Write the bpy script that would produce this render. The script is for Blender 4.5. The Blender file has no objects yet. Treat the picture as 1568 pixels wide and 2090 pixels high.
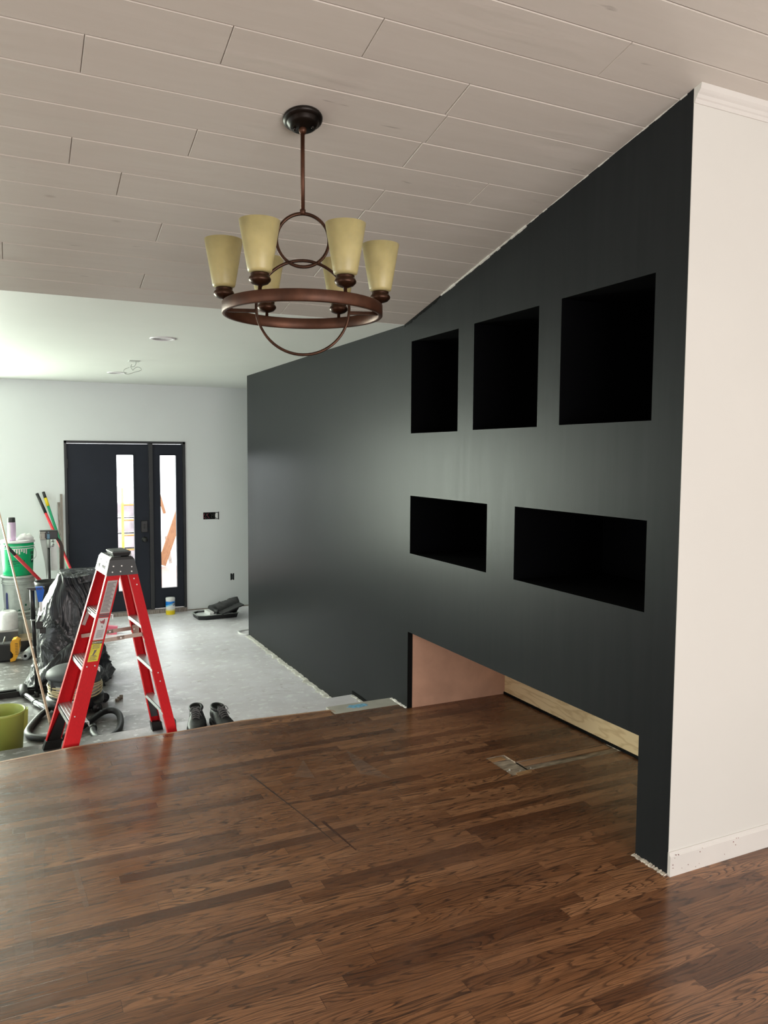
import bpy, bmesh, math, random
from mathutils import Vector, Matrix, noise
random.seed(7)
C = bpy.context.scene
COL = C.collection
PI = math.pi
# ---------------------------------------------------------------- camera
cam = bpy.data.cameras.new('camera'); camo = bpy.data.objects.new('camera', cam); COL.objects.link(camo)
r = Vector((0.90336291, -0.42884209, 0.00546931)); u = Vector((0.02621952, 0.06795165, 0.99734403)); f = Vector((0.42807475, 0.9008202, -0.07262903))
M = Matrix((r, u, -f)).transposed().to_4x4(); M.translation = Vector((0, 0, 1.57)); camo.matrix_world = M
cam.sensor_fit = 'VERTICAL'; cam.sensor_height = 24.0; cam.lens = 1576.83 * 24.0 / 2090.0
cam.shift_x = (784 - 769.68) / 2090.0; cam.shift_y = -(1045 - 1042.29) / 2090.0
cam.clip_start = 0.05; cam.clip_end = 200
C.camera = camo
C.view_settings.view_transform = 'Standard'; C.view_settings.look = 'None'
C.view_settings.exposure = 1.2; C.view_settings.gamma = 1.0; C.view_settings.use_curve_mapping = False
# ---------------------------------------------------------------- world, window daylight and an added fill
w = bpy.data.worlds.new('sky'); C.world = w; w.use_nodes = True
wn = w.node_tree.nodes; wn['Background'].inputs[0].default_value = (0.93, 0.97, 1.0, 1); wn['Background'].inputs[1].default_value = 3.2
def window_or_fill_light(name, loc, direction, sx, sy, radiance, color):
    l = bpy.data.lights.new(name, 'AREA'); l.shape = 'RECTANGLE'; l.size = sx; l.size_y = sy
    l.energy = radiance * PI * sx * sy; l.color = color
    o = bpy.data.objects.new(name, l); COL.objects.link(o); o.location = loc
    o.rotation_euler = Vector(direction).to_track_quat('-Z', 'Y').to_euler()
    return o
YB = 9.218
window_or_fill_light('patio_daylight', (-1.60, YB - 0.03, 0.98), (0, -1, 0), 2.1, 1.80, 11.5, (0.90, 1.0, 0.83))
window_or_fill_light('side_daylight', (-3.95, 5.2, 0.85), (1, 0, 0), 2.0, 1.6, 1.3, (0.90, 0.95, 1.0))
window_or_fill_light('rear_daylight', (1.6, -3.44, 1.15), (0, 1, 0), 4.6, 1.9, 4.0, (1.0, 0.965, 0.955))
window_or_fill_light('left_fill', (-3.95, 0.2, 0.95), (1, 0, 0), 3.4, 1.7, 1.3, (1.0, 0.96, 0.93))  # fill lamp added out of view to lift the ceiling and floor

# ---------------------------------------------------------------- materials
MATS = {}
def nt(name):
    m = bpy.data.materials.new(name); m.use_nodes = True
    t = m.node_tree; b = t.nodes['Principled BSDF']
    return m, t, b
def N(t, typ, **kw):
    n = t.nodes.new(typ)
    for k, v in kw.items(): setattr(n, k, v)
    return n
def L(t, a, b): t.links.new(a, b)
def math_(t, op, a, b=None, c=None):
    n = N(t, 'ShaderNodeMath', operation=op)
    for i, v in enumerate((a, b, c)):
        if v is None: continue
        if isinstance(v, (int, float)): n.inputs[i].default_value = v
        else: L(t, v, n.inputs[i])
    return n.outputs[0]
def mixc(t, fac, a, b, mode='MIX'):
    n = N(t, 'ShaderNodeMix', data_type='RGBA', blend_type=mode)
    if isinstance(fac, (int, float)): n.inputs[0].default_value = fac
    else: L(t, fac, n.inputs[0])
    for i, v in ((6, a), (7, b)):
        if isinstance(v, tuple): n.inputs[i].default_value = v + (1,) if len(v) == 3 else v
        else: L(t, v, n.inputs[i])
    return n.outputs[2]
def ramp(t, fac, stops):
    n = N(t, 'ShaderNodeValToRGB'); e = n.color_ramp.elements
    while len(e) < len(stops): e.new(0.5)
    for i, (p, c) in enumerate(stops):
        e[i].position = p; e[i].color = c + (1,) if len(c) == 3 else c
    L(t, fac, n.inputs[0]); return n.outputs[0]
def bump(t, b, h, strength=0.3, dist=0.002):
    n = N(t, 'ShaderNodeBump'); n.inputs['Strength'].default_value = strength; n.inputs['Distance'].default_value = dist
    L(t, h, n.inputs['Height']); L(t, n.outputs[0], b.inputs['Normal']); return n
def objco(t, scale=(1, 1, 1)):
    c = N(t, 'ShaderNodeTexCoord'); m = N(t, 'ShaderNodeMapping'); m.inputs['Scale'].default_value = scale
    L(t, c.outputs['Object'], m.inputs[0]); return m.outputs[0]
def noise_(t, vec, scale=5, detail=3, rough=0.5, dist=0.0):
    n = N(t, 'ShaderNodeTexNoise'); n.inputs['Scale'].default_value = scale; n.inputs['Detail'].default_value = detail
    n.inputs['Roughness'].default_value = rough; n.inputs['Distortion'].default_value = dist
    L(t, vec, n.inputs['Vector']); return n.outputs['Fac']
def mat(name, col, rough=0.5, metal=0.0, var=0.08, scale=8.0, bmp=0.0, bscale=60.0, stretch=(1, 1, 1), **kw):
    if name in MATS: return MATS[name]
    m, t, b = nt(name)
    v = objco(t, stretch); n = noise_(t, v, scale, 4)
    lo = tuple(max(0, c * (1 - var)) for c in col); hi = tuple(min(1, c * (1 + var)) for c in col)
    L(t, ramp(t, n, [(0.3, lo), (0.7, hi)]), b.inputs['Base Color'])
    b.inputs['Roughness'].default_value = rough; b.inputs['Metallic'].default_value = metal
    for k, x in kw.items(): b.inputs[k.replace('_', ' ')].default_value = x
    if bmp: bump(t, b, noise_(t, v, bscale, 3), bmp, 0.002)
    MATS[name] = m; return m

def make_dark_wall():
    m, t, b = nt('satin_charcoal_paint')
    v = objco(t, (1, 14, 0.9)); n = noise_(t, v, 2.0, 4, 0.6)
    L(t, ramp(t, n, [(0.25, (0.0155, 0.0175, 0.019)), (0.75, (0.0195, 0.0215, 0.023))]), b.inputs['Base Color'])
    L(t, ramp(t, n, [(0.2, (0.325,)*3), (0.8, (0.36,)*3)]), b.inputs['Roughness'])
    b.inputs['Specular IOR Level'].default_value = 0.075
    v2 = objco(t, (1, 1, 1)); bump(t, b, noise_(t, v2, 160, 2), 0.12, 0.001)
    return m
def make_wood_floor():
    m, t, b = nt('stained_oak_strip_floor')
    co = N(t, 'ShaderNodeTexCoord'); s = N(t, 'ShaderNodeSeparateXYZ'); L(t, co.outputs['Object'], s.inputs[0])
    X, Y = s.outputs[0], s.outputs[1]
    W = 0.057
    yr = math_(t, 'DIVIDE', Y, W); row = math_(t, 'FLOOR', yr); fy = math_(t, 'FRACT', yr)
    wn1 = N(t, 'ShaderNodeTexWhiteNoise', noise_dimensions='1D'); L(t, row, wn1.inputs['W'])
    off = math_(t, 'MULTIPLY', wn1.outputs['Value'], 9.0)
    ln = math_(t, 'ADD', math_(t, 'MULTIPLY', wn1.outputs['Value'], 0.5), 0.55)
    xr = math_(t, 'DIVIDE', math_(t, 'ADD', X, off), ln); colm = math_(t, 'FLOOR', xr); fx = math_(t, 'FRACT', xr)
    cmb = N(t, 'ShaderNodeCombineXYZ'); L(t, row, cmb.inputs[0]); L(t, colm, cmb.inputs[1])
    wn2 = N(t, 'ShaderNodeTexWhiteNoise', noise_dimensions='2D'); L(t, cmb.outputs[0], wn2.inputs['Vector'])
    rnd = wn2.outputs['Value']; sr = N(t, 'ShaderNodeSeparateColor'); L(t, wn2.outputs['Color'], sr.inputs[0])
    # cathedral grain : contour lines of a stretched noise, re-seeded per board
    g = N(t, 'ShaderNodeCombineXYZ')
    L(t, math_(t, 'ADD', math_(t, 'MULTIPLY', X, 1.25), math_(t, 'MULTIPLY', rnd, 37.0)), g.inputs[0])
    L(t, math_(t, 'ADD', math_(t, 'MULTIPLY', Y, 13.0), math_(t, 'MULTIPLY', sr.outputs[1], 53.0)), g.inputs[1])
    L(t, math_(t, 'MULTIPLY', sr.outputs[2], 11.0), g.inputs[2])
    gn = noise_(t, g.outputs[0], 1.0, 2.5, 0.42, 0.12)
    bands = math_(t, 'FRACT', math_(t, 'MULTIPLY', gn, 21.0))
    line = ramp(t, bands, [(0.0, (0.95,)*3), (0.08, (0.85,)*3), (0.24, (0.25,)*3), (0.45, (0.05,)*3), (0.90, (0,)*3), (1.0, (0.95,)*3)])
    g2 = N(t, 'ShaderNodeCombineXYZ'); L(t, math_(t, 'MULTIPLY', X, 9.0), g2.inputs[0]); L(t, math_(t, 'MULTIPLY', Y, 330.0), g2.inputs[1]); L(t, rnd, g2.inputs[2])
    pores = noise_(t, g2.outputs[0], 1.0, 3, 0.6)
    base = ramp(t, rnd, [(0.0, (0.13, 0.054, 0.026)), (0.2, (0.21, 0.090, 0.040)), (0.5, (0.31, 0.135, 0.058)), (0.8, (0.39, 0.172, 0.074)), (1.0, (0.52, 0.24, 0.105))])
    hue = mixc(t, math_(t, 'MULTIPLY', sr.outputs[0], 0.35), base, (0.13, 0.085, 0.062))
    lw = math_(t, 'MULTIPLY', line, math_(t, 'ADD', math_(t, 'MULTIPLY', sr.outputs[2], 0.35), 0.65))
    c1 = mixc(t, lw, hue, (0.035, 0.017, 0.011))
    c2 = mixc(t, ramp(t, pores, [(0.42, (0,)*3), (0.70, (0.62,)*3)]), c1, (0.045, 0.023, 0.014))
    # seams between boards
    e1 = math_(t, 'LESS_THAN', fy, 0.022); e2 = math_(t, 'LESS_THAN', math_(t, 'MULTIPLY', fx, ln), 0.0016)
    seam = math_(t, 'MAXIMUM', e1, e2)
    c3 = mixc(t, math_(t, 'MULTIPLY', seam, 0.7), c2, (0.025, 0.013, 0.009))
    # worn, hazy finish in patches
    wp = objco(t, (0.9, 0.9, 1)); wear = noise_(t, wp, 1.3, 5, 0.62, 0.6)
    wf = ramp(t, wear, [(0.52, (0,)*3), (0.72, (0.22,)*3)])
    c4 = mixc(t, wf, c3, (0.28, 0.18, 0.13))
    L(t, c4, b.inputs['Base Color'])
    rr = mixc(t, ramp(t, noise_(t, objco(t, (1.2, 2.2, 1)), 1.7, 5, 0.6, 0.3), [(0.38, (0,)*3), (0.66, (1,)*3)]), (0.17,)*3, (0.33,)*3)
    L(t, mixc(t, math_(t, 'MULTIPLY', lw, 0.5), rr, (0.45,)*3), b.inputs['Roughness'])
    b.inputs['Specular IOR Level'].default_value = 0.36
    h = math_(t, 'SUBTRACT', math_(t, 'MULTIPLY', line, -0.25), math_(t, 'MULTIPLY', seam, 1.0))
    bump(t, b, h, 0.25, 0.0012)
    return m
def make_lower_floor():
    m, t, b = nt('primer_spattered_concrete')
    v = objco(t, (1, 1, 1)); n1 = noise_(t, v, 2.2, 6, 0.6, 0.4)
    s = N(t, 'ShaderNodeSeparateXYZ'); L(t, v, s.inputs[0])
    # overspray fades into bare concrete towards the left of the room
    edge = math_(t, 'ADD', math_(t, 'MULTIPLY', math_(t, 'SUBTRACT', s.outputs[0], 0.42), 1.5), math_(t, 'MULTIPLY', math_(t, 'SUBTRACT', n1, 0.5), 2.4))
    mk = ramp(t, edge, [(0.0, (0,)*3), (1.0, (1,)*3)])
    bare = ramp(t, noise_(t, v, 6, 6, 0.65, 0.8), [(0.3, (0.085, 0.08, 0.078)), (0.7, (0.165, 0.16, 0.155))])
    paint = ramp(t, noise_(t, v, 5, 6, 0.6, 0.5), [(0.3, (0.76, 0.72, 0.77)), (0.7, (0.88, 0.85, 0.92))])
    c = mixc(t, mk, bare, paint)
    fl = noise_(t, objco(t, (0.75, 1.0, 1)), 19, 5, 0.6, 0.35)
    c = mixc(t, math_(t, 'MULTIPLY', ramp(t, fl, [(0.575, (0,)*3), (0.625, (0.95,)*3)]), math_(t, 'ADD', math_(t, 'MULTIPLY', mk, 0.65), 0.3)), c, (0.97, 0.97, 1.0))
    fd = noise_(t, objco(t, (1, 1.2, 1)), 4.2, 6, 0.7, 1.5)
    c = mixc(t, ramp(t, fd, [(0.60, (0,)*3), (0.68, (0.5,)*3)]), c, (0.36, 0.30, 0.28))
    L(t, c, b.inputs['Base Color']); b.inputs['Roughness'].default_value = 0.42
    bump(t, b, fl, 0.25, 0.003); return m
def make_ceiling():
    m, t, b = nt('painted_pine_plank')
    v = objco(t, (1.0, 9, 9)); n = noise_(t, v, 2.6, 4, 0.6, 0.9)
    kn = N(t, 'ShaderNodeTexVoronoi'); kn.inputs['Scale'].default_value = 1.0
    L(t, objco(t, (2.0, 4.5, 0.01)), kn.inputs['Vector'])
    knot = ramp(t, kn.outputs['Distance'], [(0.0, (1,)*3), (0.035, (0.6,)*3), (0.06, (0,)*3)])
    gate = math_(t, 'GREATER_THAN', kn.outputs['Color'], 0.45)
    kf = math_(t, 'MULTIPLY', knot, math_(t, 'MULTIPLY', gate, 0.5))
    c = ramp(t, n, [(0.25, (0.59, 0.545, 0.49)), (0.75, (0.63, 0.585, 0.53))])
    c = mixc(t, kf, c, (0.24, 0.19, 0.16))
    nick = noise_(t, objco(t, (5, 42, 42)), 1.0, 2, 0.6); nm = ramp(t, noise_(t, objco(t, (0.9, 1.6, 1.6)), 2.1, 2), [(0.54, (0,)*3), (0.60, (1,)*3)])
    c = mixc(t, math_(t, 'MULTIPLY', ramp(t, nick, [(0.70, (0,)*3), (0.76, (0.55,)*3)]), nm), c, (0.22, 0.19, 0.17))
    L(t, c, b.inputs['Base Color']); b.inputs['Roughness'].default_value = 0.33
    grain = math_(t, 'FRACT', math_(t, 'MULTIPLY', noise_(t, objco(t, (1.1, 8, 8)), 1.5, 2, 0.5, 0.3), 16.0))
    msk = ramp(t, noise_(t, objco(t, (1, 3, 3)), 1.4, 2), [(0.5, (0,)*3), (0.62, (1,)*3)])
    hh = math_(t, 'ADD', math_(t, 'MULTIPLY', math_(t, 'MULTIPLY', grain, msk), 0.5), math_(t, 'MULTIPLY', knot, -0.8))
    bump(t, b, hh, 0.5, 0.0018); return m
def make_wood(name, c1, c2, axis=(1, 8, 8), rough=0.6, k=10):
    m, t, b = nt(name)
    v = objco(t, axis); n = noise_(t, v, 2.0, 3, 0.5, 0.3)
    f_ = math_(t, 'FRACT', math_(t, 'MULTIPLY', n, k))
    L(t, ramp(t, f_, [(0.0, c1), (0.3, c2), (0.8, c2), (1.0, c1)]), b.inputs['Base Color'])
    b.inputs['Roughness'].default_value = rough; return m
DARKW = make_dark_wall(); OAK = make_wood_floor(); CONC = make_lower_floor(); CEIL = make_ceiling()
PLY = make_wood('pale_birch_plywood', (0.66, 0.46, 0.24), (0.82, 0.62, 0.36), (3, 1.0, 5), 0.6, 7)
RAWOAK = make_wood('raw_oak_edge', (0.30, 0.16, 0.09), (0.45, 0.26, 0.15), (0.8, 20, 20), 0.5)
TRIMW = make_wood('bare_wood_strip', (0.36, 0.22, 0.15), (0.46, 0.30, 0.21), (9, 9, 1), 0.55)
GREYWOOD = make_wood('weathered_board', (0.17, 0.14, 0.125), (0.33, 0.28, 0.25), (9, 9, 1), 0.7)
LUMBER = make_wood('new_lumber', (0.19, 0.08, 0.036), (0.24, 0.11, 0.05), (4, 4, 1.2), 0.7)
DECK = make_wood('red_deck_board', (0.19, 0.11, 0.09), (0.26, 0.16, 0.14), (1, 9, 9), 0.6)
WHITEWALL = mat('white_wall_paint', (0.65, 0.64, 0.60), 0.6, var=0.015, scale=2, bmp=0.06, bscale=90)
LOWWALL = mat('cool_white_primer', (0.76, 0.785, 0.795), 0.55, var=0.02, scale=1.5, bmp=0.05)
LOWCEIL = mat('flat_ceiling_paint', (0.76, 0.775, 0.745), 0.55, var=0.02, scale=1.5, bmp=0.05)
TRIMPAINT = mat('white_trim_paint', (0.67, 0.65, 0.615), 0.35, var=0.03)
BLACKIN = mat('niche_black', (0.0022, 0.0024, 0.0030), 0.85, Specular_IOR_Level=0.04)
BLACKMAT = mat('dark_interior', (0.006, 0.006, 0.006), 0.8, Specular_IOR_Level=0.1)
PEACH = mat('tan_drywall_paper', (0.62, 0.36, 0.25), 0.8, var=0.12, scale=6)
DEBRIS = mat('broken_joint_compound', (0.55, 0.50, 0.42), 0.9, var=0.4, scale=40, bmp=0.5)
CAULK = mat('white_caulk', (0.66, 0.64, 0.60), 0.5)
SUBFL = mat('dusty_subfloor', (0.46, 0.44, 0.39), 0.6, var=0.16, scale=7, bmp=0.3, bscale=25)
BLUE_PAINT = mat('pale_blue_paint', (0.20, 0.46, 0.66), 0.5, var=0.3, scale=60)
DOORP = mat('navy_black_door_paint', (0.017, 0.021, 0.032), 0.5, Specular_IOR_Level=0.2, var=0.08, scale=5)
FRAMEB = mat('door_frame_black', (0.010, 0.012, 0.014), 0.45)
BRONZE = mat('rubbed_bronze', (0.050, 0.022, 0.012), 0.36, 0.75, var=0.35, scale=30)
BRONZED = mat('dark_bronze', (0.014, 0.010, 0.008), 0.35, 0.6)
COPPER = mat('copper_bronze', (0.085, 0.034, 0.018), 0.46, 0.6, var=0.35, scale=14)
RED = mat('red_fiberglass', (0.60, 0.010, 0.016), 0.5, Specular_IOR_Level=0.15, var=0.12, scale=60, stretch=(8, 8, 1))
ALU = mat('brushed_aluminium', (0.62, 0.65, 0.66), 0.38, 0.55, var=0.06)
ALULIT = mat('pale_lit_face', (0.40, 0.43, 0.41), 0.42, 0.15, var=0.06)
STEEL = mat('zinc_steel', (0.26, 0.20, 0.165), 0.32, 0.7, var=0.2)
CHAR = mat('charcoal_plastic', (0.035, 0.036, 0.037), 0.5)
BLK = mat('black_plastic', (0.010, 0.010, 0.011), 0.4)
BLKR = mat('black_rubber', (0.013, 0.013, 0.015), 0.5)
GREY = mat('grey_plastic', (0.042, 0.047, 0.052), 0.55)
WHITE = mat('white_plastic', (0.82, 0.82, 0.82), 0.4)
PAPER = mat('white_paper', (0.80, 0.80, 0.80), 0.8, var=0.06, scale=30)
RIVET = mat('bright_rivet', (0.85, 0.85, 0.83), 0.25, 0.3)
GLASSY = mat('amber_glass', (0.47, 0.405, 0.19), 0.42, var=0.10, scale=20)
GLASSY.node_tree.nodes['Principled BSDF'].inputs['Subsurface Weight'].default_value = 0.35
GLASSY.node_tree.nodes['Principled BSDF'].inputs['Subsurface Radius'].default_value = (0.05, 0.035, 0.015)
YEL = mat('yellow_label', (0.66, 0.58, 0.02), 0.5, var=0.15, scale=60)
LABG = mat('grey_label', (0.42, 0.38, 0.37), 0.5)
LABW = mat('white_label', (0.62, 0.60, 0.60), 0.5)
LABT = mat('label_print', (0.14, 0.12, 0.12), 0.6)
GREENP = mat('green_pail', (0.36, 0.42, 0.085), 0.45, var=0.06, scale=4)
BUCKG = mat('bright_green_bucket', (0.0, 0.46, 0.17), 0.35, var=0.08)
BUCKGD = mat('green_print', (0.0, 0.10, 0.05), 0.5)
BUCKW = mat('cloudy_white_bucket', (0.50, 0.55, 0.52), 0.35, var=0.12, scale=14)
BUCKB = mat('navy_print', (0.06, 0.07, 0.20), 0.5)
POLER = mat('red_pole', (0.62, 0.03, 0.045), 0.35); POLEG = mat('green_pole', (0.02, 0.36, 0.17), 0.35)
YELSC = mat('yellow_scaffold_paint', (0.46, 0.40, 0.05), 0.5); ORSC = mat('orange_scaffold_paint', (0.34, 0.17, 0.03), 0.5)
YELP = mat('yellow_plastic', (0.80, 0.60, 0.0), 0.4); ORANGEP = mat('amber_tool_plastic', (0.78, 0.36, 0.02), 0.42)
BLUEP = mat('blue_plastic', (0.01, 0.13, 0.62), 0.35); PINK = mat('pink_plastic', (0.80, 0.16, 0.25), 0.5)
LAV = mat('lavender_can', (0.68, 0.50, 0.70), 0.35); CREAMC = mat('cream_cord', (0.62, 0.52, 0.30), 0.5)
CARD = mat('brown_cardboard', (0.44, 0.34, 0.22), 0.8, var=0.12)
BROWNST = mat('brown_strap', (0.07, 0.045, 0.04), 0.7)
SHOE = mat('black_leather', (0.030, 0.030, 0.033), 0.48, var=0.6, scale=40, bmp=0.3); LACE = mat('grey_lace', (0.16, 0.16, 0.165), 0.7)
SOLE = mat('black_sole', (0.012, 0.012, 0.012), 0.7)
def make_bag():
    m, t, b = nt('black_polythene'); v = objco(t, (1, 1, 0.55))
    n = noise_(t, v, 4.5, 3, 0.5, 3.0)
    L(t, ramp(t, n, [(0.3, (0.009, 0.010, 0.012)), (0.7, (0.035, 0.038, 0.045))]), b.inputs['Base Color'])
    b.inputs['Roughness'].default_value = 0.28; b.inputs['Specular IOR Level'].default_value = 0.45
    bump(t, b, n, 1.0, 0.03); return m
BAG = make_bag()
def make_glass():
    m = bpy.data.materials.new('clear_pane'); m.use_nodes = True; t = m.node_tree; t.nodes.clear()
    o = N(t, 'ShaderNodeOutputMaterial'); mx = N(t, 'ShaderNodeMixShader'); tr = N(t, 'ShaderNodeBsdfTransparent'); gl = N(t, 'ShaderNodeBsdfGlossy')
    gl.inputs['Roughness'].default_value = 0.03; fr = N(t, 'ShaderNodeFresnel'); fr.inputs[0].default_value = 1.45
    nz = noise_(t, objco(t), 3, 2); tr.inputs[0].default_value = (0.97, 0.98, 0.97, 1)
    L(t, fr.outputs[0], mx.inputs[0]); L(t, tr.outputs[0], mx.inputs[1]); L(t, gl.outputs[0], mx.inputs[2]); L(t, mx.outputs[0], o.inputs[0]); return m
PANE = make_glass()
# ---------------------------------------------------------------- mesh helpers
def obj(name, bm, m, parent=None, smooth=False):
    me = bpy.data.meshes.new(name); bmesh.ops.recalc_face_normals(bm, faces=bm.faces); bm.to_mesh(me); bm.free()
    o = bpy.data.objects.new(name, me); COL.objects.link(o)
    for x in (m if isinstance(m, (list, tuple)) else [m]): me.materials.append(x)
    if smooth:
        for p in me.polygons: p.use_smooth = True
    if parent: o.parent = parent
    return o
def tag(o, label, cat, group=None, kind=None):
    o['label'] = label; o['category'] = cat
    if group: o['group'] = group
    if kind: o['kind'] = kind
    return o
def thing(name, label, cat, loc=(0, 0, 0), rz=0, group=None):
    o = bpy.data.objects.new(name, None); COL.objects.link(o); o.location = loc; o.rotation_euler = (0, 0, rz)
    return tag(o, label, cat, group)
def struct(name, bm, m, parent=None, smooth=False):
    o = obj(name, bm, m, parent, smooth)
    if not parent: o['kind'] = 'structure'
    return o
def B(): return bmesh.new()
def box(bm, a, b, bev=0.0, M_=None, mi=0):
    x0, y0, z0 = a; x1, y1, z1 = b
    vs = [bm.verts.new(v) for v in ((x0, y0, z0), (x1, y0, z0), (x1, y1, z0), (x0, y1, z0), (x0, y0, z1), (x1, y0, z1), (x1, y1, z1), (x0, y1, z1))]
    fs = [bm.faces.new([vs[i] for i in q]) for q in ((0, 3, 2, 1), (4, 5, 6, 7), (0, 1, 5, 4), (1, 2, 6, 5), (2, 3, 7, 6), (3, 0, 4, 7))]
    for f_ in fs: f_.material_index = mi
    if bev > 0:
        es = list({e for f_ in fs for e in f_.edges})
        rr = bmesh.ops.bevel(bm, geom=es, offset=bev, segments=2, affect='EDGES', profile=0.6)
        vs = list({v for f_ in rr['faces'] for v in f_.verts} | {v for v in vs if v.is_valid})
    if M_ is not None: bmesh.ops.transform(bm, matrix=M_, verts=[v for v in vs if v.is_valid])
    return bm
def prism(bm, pts, d, mi=0):
    """closed polygon pts (3D) extruded by vector d"""
    a = [bm.verts.new(p) for p in pts]; b_ = [bm.verts.new(Vector(p) + Vector(d)) for p in pts]
    n = len(pts); fs = [bm.faces.new(a), bm.faces.new(b_[::-1])]
    for i in range(n): fs.append(bm.faces.new((a[i], a[(i + 1) % n], b_[(i + 1) % n], b_[i])))
    for f_ in fs: f_.material_index = mi
    return bm
def loft(bm, rings, closed=True, cap=True, mi=0):
    vr = [[bm.verts.new(p) for p in rg] for rg in rings]
    for a, b_ in zip(vr[:-1], vr[1:]):
        n = len(a)
        for i in range(n if closed else n - 1):
            j = (i + 1) % n; f_ = bm.faces.new((a[i], a[j], b_[j], b_[i])); f_.material_index = mi
    if cap and closed:
        bm.faces.new(vr[0][::-1]).material_index = mi; bm.faces.new(vr[-1]).material_index = mi
    return bm
def lathe(bm, prof, c=(0, 0, 0), seg=32, mi=0, axis='Z', cap=True):
    rings = []
    for rad, z in prof:
        rg = []
        for i in range(seg):
            a = 2 * PI * i / seg; x, y = rad * math.cos(a), rad * math.sin(a)
            p = (x, y, z) if axis == 'Z' else ((x, z, y) if axis == 'Y' else (z, x, y))
            rg.append((c[0] + p[0], c[1] + p[1], c[2] + p[2]))
        rings.append(rg)
    return loft(bm, rings, True, cap, mi)
def tube(bm, pts, rad, seg=10, closed=False, mi=0, flat=1.0):
    pts = [Vector(p) for p in pts]; n = len(pts); rings = []; up = None
    for i, p in enumerate(pts):
        if closed: d = pts[(i + 1) % n] - pts[i - 1]
        else: d = pts[min(i + 1, n - 1)] - pts[max(i - 1, 0)]
        d.normalize()
        if up is None:
            up = Vector((0, 0, 1)) if abs(d.z) < 0.9 else Vector((1, 0, 0))
        s = d.cross(up); s.normalize(); v = s.cross(d); v.normalize(); up = v
        rr = rad[i] if isinstance(rad, (list, tuple)) else rad
        rings.append([p + s * rr * math.cos(2 * PI * k / seg) + v * rr * flat * math.sin(2 * PI * k / seg) for k in range(seg)])
    if closed: rings.append(rings[0]); return loft(bm, rings, True, False, mi)
    return loft(bm, rings, True, True, mi)
def smooth_path(pts, sub=6, closed=False):
    P_ = [Vector(p) for p in pts]; out = []; n = len(P_)
    rng = range(n) if closed else range(n - 1)
    for i in rng:
        p0 = P_[(i - 1) % n] if closed or i > 0 else P_[0]; p1 = P_[i]; p2 = P_[(i + 1) % n]
        p3 = P_[(i + 2) % n] if closed or i + 2 < n else P_[-1]
        for k in range(sub):
            s = k / sub
            out.append(0.5 * ((2 * p1) + (-p0 + p2) * s + (2 * p0 - 5 * p1 + 4 * p2 - p3) * s * s + (-p0 + 3 * p1 - 3 * p2 + p3) * s ** 3))
    if not closed: out.append(P_[-1])
    return out
def cells(bm, us, vs, holes, fn, vtop=None):
    """grid of rects in (u,v) leaving holes; fn(u,v)->3D; vtop(u) clips"""
    us = sorted(set(us)); vs = sorted(set(vs)); cache = {}
    def V(a, b_):
        k = (round(a, 5), round(b_, 5))
        if k not in cache: cache[k] = bm.verts.new(fn(a, b_))
        return cache[k]
    for i in range(len(us) - 1):
        for j in range(len(vs) - 1):
            u0, u1, v0, v1 = us[i], us[i + 1], vs[j], vs[j + 1]; uc, vc = (u0 + u1) / 2, (v0 + v1) / 2
            if any(h[0] < uc < h[1] and h[2] < vc < h[3] for h in holes): continue
            a0, a1 = v1, v1
            if vtop and j == len(vs) - 2: a0, a1 = vtop(u0), vtop(u1)
            bm.faces.new((V(u0, v0), V(u1, v0), V(u1, a1), V(u0, a0)))
    return bm
ZF = 2.3547; YBEND = 4.2317; SL = 0.2263
def ceil_z(y): return ZF + SL * max(0.0, YBEND - y)
W = 2.189; D0 = -0.306; D1 = -0.161; YC = 2.0505; YE = 7.684
# ---------------------------------------------------------------- setting: walls
niches = [(3.60, 4.137, 1.697, 2.244), (2.903, 3.447, 1.70, 2.247), (2.202, 2.745, 1.703, 2.25), (3.301, 4.137, 0.970, 1.322), (2.208, 3.063, 0.970, 1.324)]
opening = (2.216, 4.155, 0.0, 0.482)
bm = B()
us = [YC, 4.2317, 4.393, 5.018, YE] + [x for h in niches for x in h[:2]] + [opening[0], opening[1]]
vs = [0.0, opening[3], 2.30] + [x for h in niches for x in h[2:]]
cells(bm, us, vs + [3.2], niches + [opening], lambda a, b_: (W, a, b_), ceil_z)
cells(bm, [4.38, YE], [D0, D1, 0.0], [(4.38, 4.39, -1, D1)], lambda a, b_: (W, a, b_))
box(bm, (W + 0.001, 4.24, D0), (W + 0.12, YE, ZF))
wall_dark = struct('wall_right', bm, DARKW)
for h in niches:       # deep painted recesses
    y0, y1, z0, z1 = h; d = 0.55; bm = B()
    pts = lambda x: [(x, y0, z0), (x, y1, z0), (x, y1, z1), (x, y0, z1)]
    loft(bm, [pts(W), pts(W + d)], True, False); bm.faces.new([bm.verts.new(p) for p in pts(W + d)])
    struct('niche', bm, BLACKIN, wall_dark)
# low opening lining
y0, y1, z0, z1 = opening; XO = 2.912
bm = B(); box(bm, (W + 0.001, y1, z0), (W + 0.034, y1 + 0.02, z1)); box(bm, (W + 0.001, y0 - 0.02, z0), (XO, y0, z1)); box(bm, (W + 0.001, y0, z1), (XO, y1, z1 + 0.02))
struct('opening_lining', bm, BLACKMAT, wall_dark)
bm = B(); box(bm, (W + 0.034, y1 - 0.004, z0), (XO, y1 + 0.02, z1)); struct('opening_side_panel', bm, PEACH, wall_dark)
bm = B(); box(bm, (XO, y0, 0.012), (XO + 0.02, y1, z1)); struct('opening_back_panel', bm, PLY, wall_dark)
bm = B(); box(bm, (XO - 0.008, y0, 0.0), (XO + 0.02, y1, 0.014)); struct('opening_back_gap', bm, BLACKMAT, wall_dark)
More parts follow.
